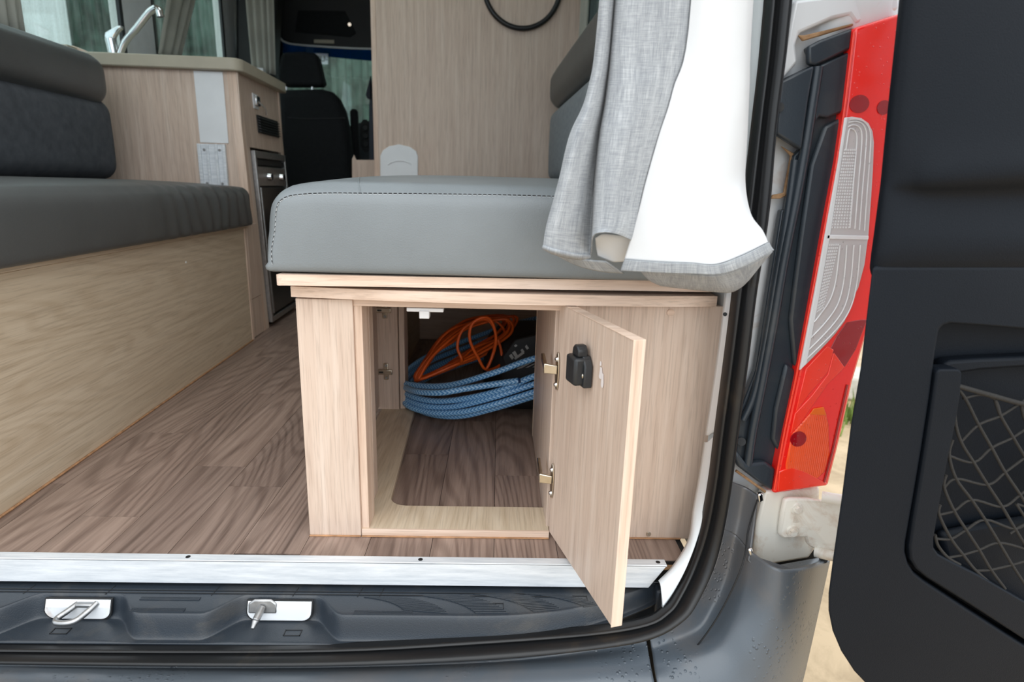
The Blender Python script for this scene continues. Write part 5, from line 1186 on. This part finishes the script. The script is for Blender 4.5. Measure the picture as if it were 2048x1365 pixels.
INN = [(0.5283,-0.1972,0.4065),(0.533,-0.1972,0.4124),(0.5414,-0.1972,0.4148),(0.5746,-0.1972,0.4129),(0.6607,-0.1972,0.407),(0.8235,-0.1972,0.4018),(0.8409,-0.1972,0.3875),(0.9792,-0.1972,-0.0332),(0.975,-0.1972,-0.0656),(0.9402,-0.1972,-0.0727),(0.7454,-0.1972,-0.0234),(0.7359,-0.1972,-0.0193),(0.6478,-0.1972,0.0359),(0.5774,-0.1972,0.081),(0.5617,-0.1972,0.0929),(0.551,-0.1972,0.1067),(0.5438,-0.1972,0.1231),(0.5417,-0.1972,0.1372),(0.5398,-0.1972,0.1954),(0.5372,-0.1972,0.2612),(0.5335,-0.1972,0.3302),(0.5295,-0.1972,0.3784)]
lw = plate_hole('lower_lining', OUT, INN, (0, .035, 0), DOORP, dr, .004)
pri('pocket_back', [(0.5362,-0.162,0.4116),(0.8884,-0.162,0.4165),(1.0788,-0.162,-0.1543),(0.5969,-0.162,-0.1372),(0.5582,-0.162,0.1033)], (0, .01, 0), DOORP, dr, bev=0)
pri('pocket_ledge', [(0.5544,-0.182,0.3548),(0.5555,-0.182,0.364),(0.5641,-0.182,0.3672),(0.5976,-0.182,0.3699),(0.6842,-0.182,0.3744),(0.8635,-0.182,0.3762),(0.8735,-0.182,0.3459),(0.6627,-0.182,0.36),(0.601,-0.182,0.3552),(0.5709,-0.182,0.35)], (0, .02, 0), DOORP, dr, bev=.004)
pri('pocket_shelf', [(0.6026,-0.176,0.1351),(0.6543,-0.176,0.146),(0.7462,-0.176,0.1608),(0.9376,-0.176,0.1735),(1.012,-0.176,-0.0527),(0.7589,-0.176,0.0025),(0.6292,-0.176,0.0745)], (0, .012, 0), DOORP, dr, bev=.006)
pri('pocket_frame', [(0.5327,-0.2,0.3584),(0.5356,-0.2,0.362),(0.5585,-0.2,0.3622),(0.5635,-0.2,0.3587),(0.5677,-0.2,0.3314),(0.5697,-0.2,0.2942),(0.5702,-0.2,0.243),(0.572,-0.2,0.19),(0.5744,-0.2,0.142),(0.5768,-0.2,0.1308),(0.5854,-0.2,0.1208),(0.6018,-0.2,0.1121),(0.6467,-0.2,0.0898),(0.7172,-0.2,0.0501),(0.8409,-0.2,-0.0189),(0.8389,-0.2,-0.0628),(0.7305,-0.2,-0.0081),(0.6429,-0.2,0.0472),(0.5772,-0.2,0.0874),(0.5608,-0.2,0.0999),(0.5501,-0.2,0.1143),(0.5453,-0.2,0.1319),(0.5428,-0.2,0.1699),(0.5401,-0.2,0.2366),(0.5363,-0.2,0.3066)], (0, .022, 0), DOORP, dr, bev=.006)
pri('outer_skin', [(0.4536,-0.15,1.1141),(0.4763,-0.15,0.8011),(0.4837,-0.15,0.603),(0.4889,-0.15,0.4637),(0.5024,-0.15,0.2737),(0.5179,-0.15,0.096),(0.5414,-0.15,-0.0214),(0.6069,-0.15,-0.1063),(1.0787,-0.15,-0.1572),(0.9316,-0.15,0.472),(0.8855,-0.15,0.8211),(0.8446,-0.15,1.1441)], (0, .022, 0), PAINT, dr, bev=.006)
# net
nt_ = bpy.data.objects.new('pocket_net', None)
def cord(P, r=.0019): return tubeo('cord', P, r, CORD, dr, n=8, k=5)
cord([(0.5631,-0.197,0.3413),(0.5833,-0.197,0.336),(0.6095,-0.197,0.3293),(0.6487,-0.197,0.3196),(0.6851,-0.197,0.3147),(0.7512,-0.197,0.3061)], .0030)
# diamond mesh: strands of two families meeting at knots measured on the photograph
K = [[(0.5645,-0.196,0.3386),(0.5788,-0.196,0.3239),(0.6015,-0.196,0.2926),(0.6248,-0.196,0.2631),(0.6497,-0.196,0.2309),(0.6767,-0.196,0.2006),(0.7052,-0.196,0.1659)],
     [(0.5652,-0.196,0.33),(0.5707,-0.196,0.2989),(0.5844,-0.196,0.2709),(0.6062,-0.196,0.2443),(0.6311,-0.196,0.2143),(0.6571,-0.196,0.1843),(0.6817,-0.196,0.1536),(0.7066,-0.196,0.1235)],
     [(0.5732,-0.196,0.2735),(0.5729,-0.196,0.2541),(0.5887,-0.196,0.2226),(0.615,-0.196,0.1942),(0.639,-0.196,0.1666),(0.6652,-0.196,0.1341),(0.6903,-0.196,0.1022),(0.7154,-0.196,0.0724)],
     [(0.5748,-0.196,0.2279),(0.5758,-0.196,0.2113),(0.5956,-0.196,0.1794),(0.6171,-0.196,0.1529),(0.6408,-0.196,0.1245),(0.6636,-0.196,0.0953),(0.6894,-0.196,0.067)],
     [(0.5757,-0.196,0.1877),(0.5773,-0.196,0.1741),(0.6001,-0.196,0.1405),(0.621,-0.196,0.1176),(0.642,-0.196,0.0957),(0.6652,-0.196,0.0771)],
     [(0.5779,-0.196,0.1464),(0.5851,-0.196,0.1309),(0.602,-0.196,0.1136),(0.6202,-0.196,0.1033)],
     [(0.6148,-0.196,0.324),(0.6264,-0.196,0.3041),(0.6488,-0.196,0.2767),(0.6707,-0.196,0.2507),(0.6977,-0.196,0.2207)],
     [(0.6481,-0.196,0.3205),(0.6585,-0.196,0.2991),(0.6818,-0.196,0.2702)]]
for P in K: cord(P)
J = [[(0.5849,-0.1955,0.2707),(0.602,-0.1955,0.2924),(0.6269,-0.1955,0.3039),(0.6527,-0.1955,0.324)],
     [(0.5737,-0.1955,0.2526),(0.6067,-0.1955,0.244),(0.6253,-0.1955,0.2629),(0.6494,-0.1955,0.2765),(0.6725,-0.1955,0.2957)],
     [(0.5764,-0.1955,0.2104),(0.5892,-0.1955,0.2223),(0.6316,-0.1955,0.2141),(0.6503,-0.1955,0.2307),(0.6712,-0.1955,0.2504)],
     [(0.5777,-0.1955,0.1738),(0.5961,-0.1955,0.1791),(0.6155,-0.1955,0.1939),(0.6576,-0.1955,0.184),(0.6772,-0.1955,0.2003),(0.6983,-0.1955,0.2204)],
     [(0.5808,-0.1955,0.1405),(0.6006,-0.1955,0.1402),(0.6176,-0.1955,0.1526),(0.6395,-0.1955,0.1663),(0.6823,-0.1955,0.1533),(0.7049,-0.1955,0.1691)],
     [(0.6025,-0.1955,0.1133),(0.6215,-0.1955,0.1173),(0.6413,-0.1955,0.1241),(0.6657,-0.1955,0.1337),(0.7072,-0.1955,0.1232)],
     [(0.6428,-0.1955,0.0939),(0.6641,-0.1955,0.095),(0.6909,-0.1955,0.1018),(0.7135,-0.1955,0.1087)],
     [(0.5753,-0.1955,0.3249),(0.5952,-0.1955,0.33),(0.6153,-0.1955,0.3239),(0.6269,-0.1955,0.3039)]]
for P in J: cord(P, .0016)
# the net goes on to the right behind the frame line
fa, fb_ = Vector((0.6488,-0.196,0.0956)), Vector((0.8439,-0.196,-0.0146))
def above(p): return p[2] > fa.z+(fb_.z-fa.z)*(p[0]-fa.x)/(fb_.x-fa.x) and p[0] < fa.x+.235 and p[2] < K[0][0][2]-.004-.10*(p[0]-K[0][0][0])
for s in range(1, 6):
    for P in K[:3]+J[:5]:
        Q = [(x+.0595*s, y, z-.006*s) for x, y, z in P]
        Q = [q for q in Q if above(q) and q[0] > fa.x+.02]
        if len(Q) > 2: cord(Q, .0017)
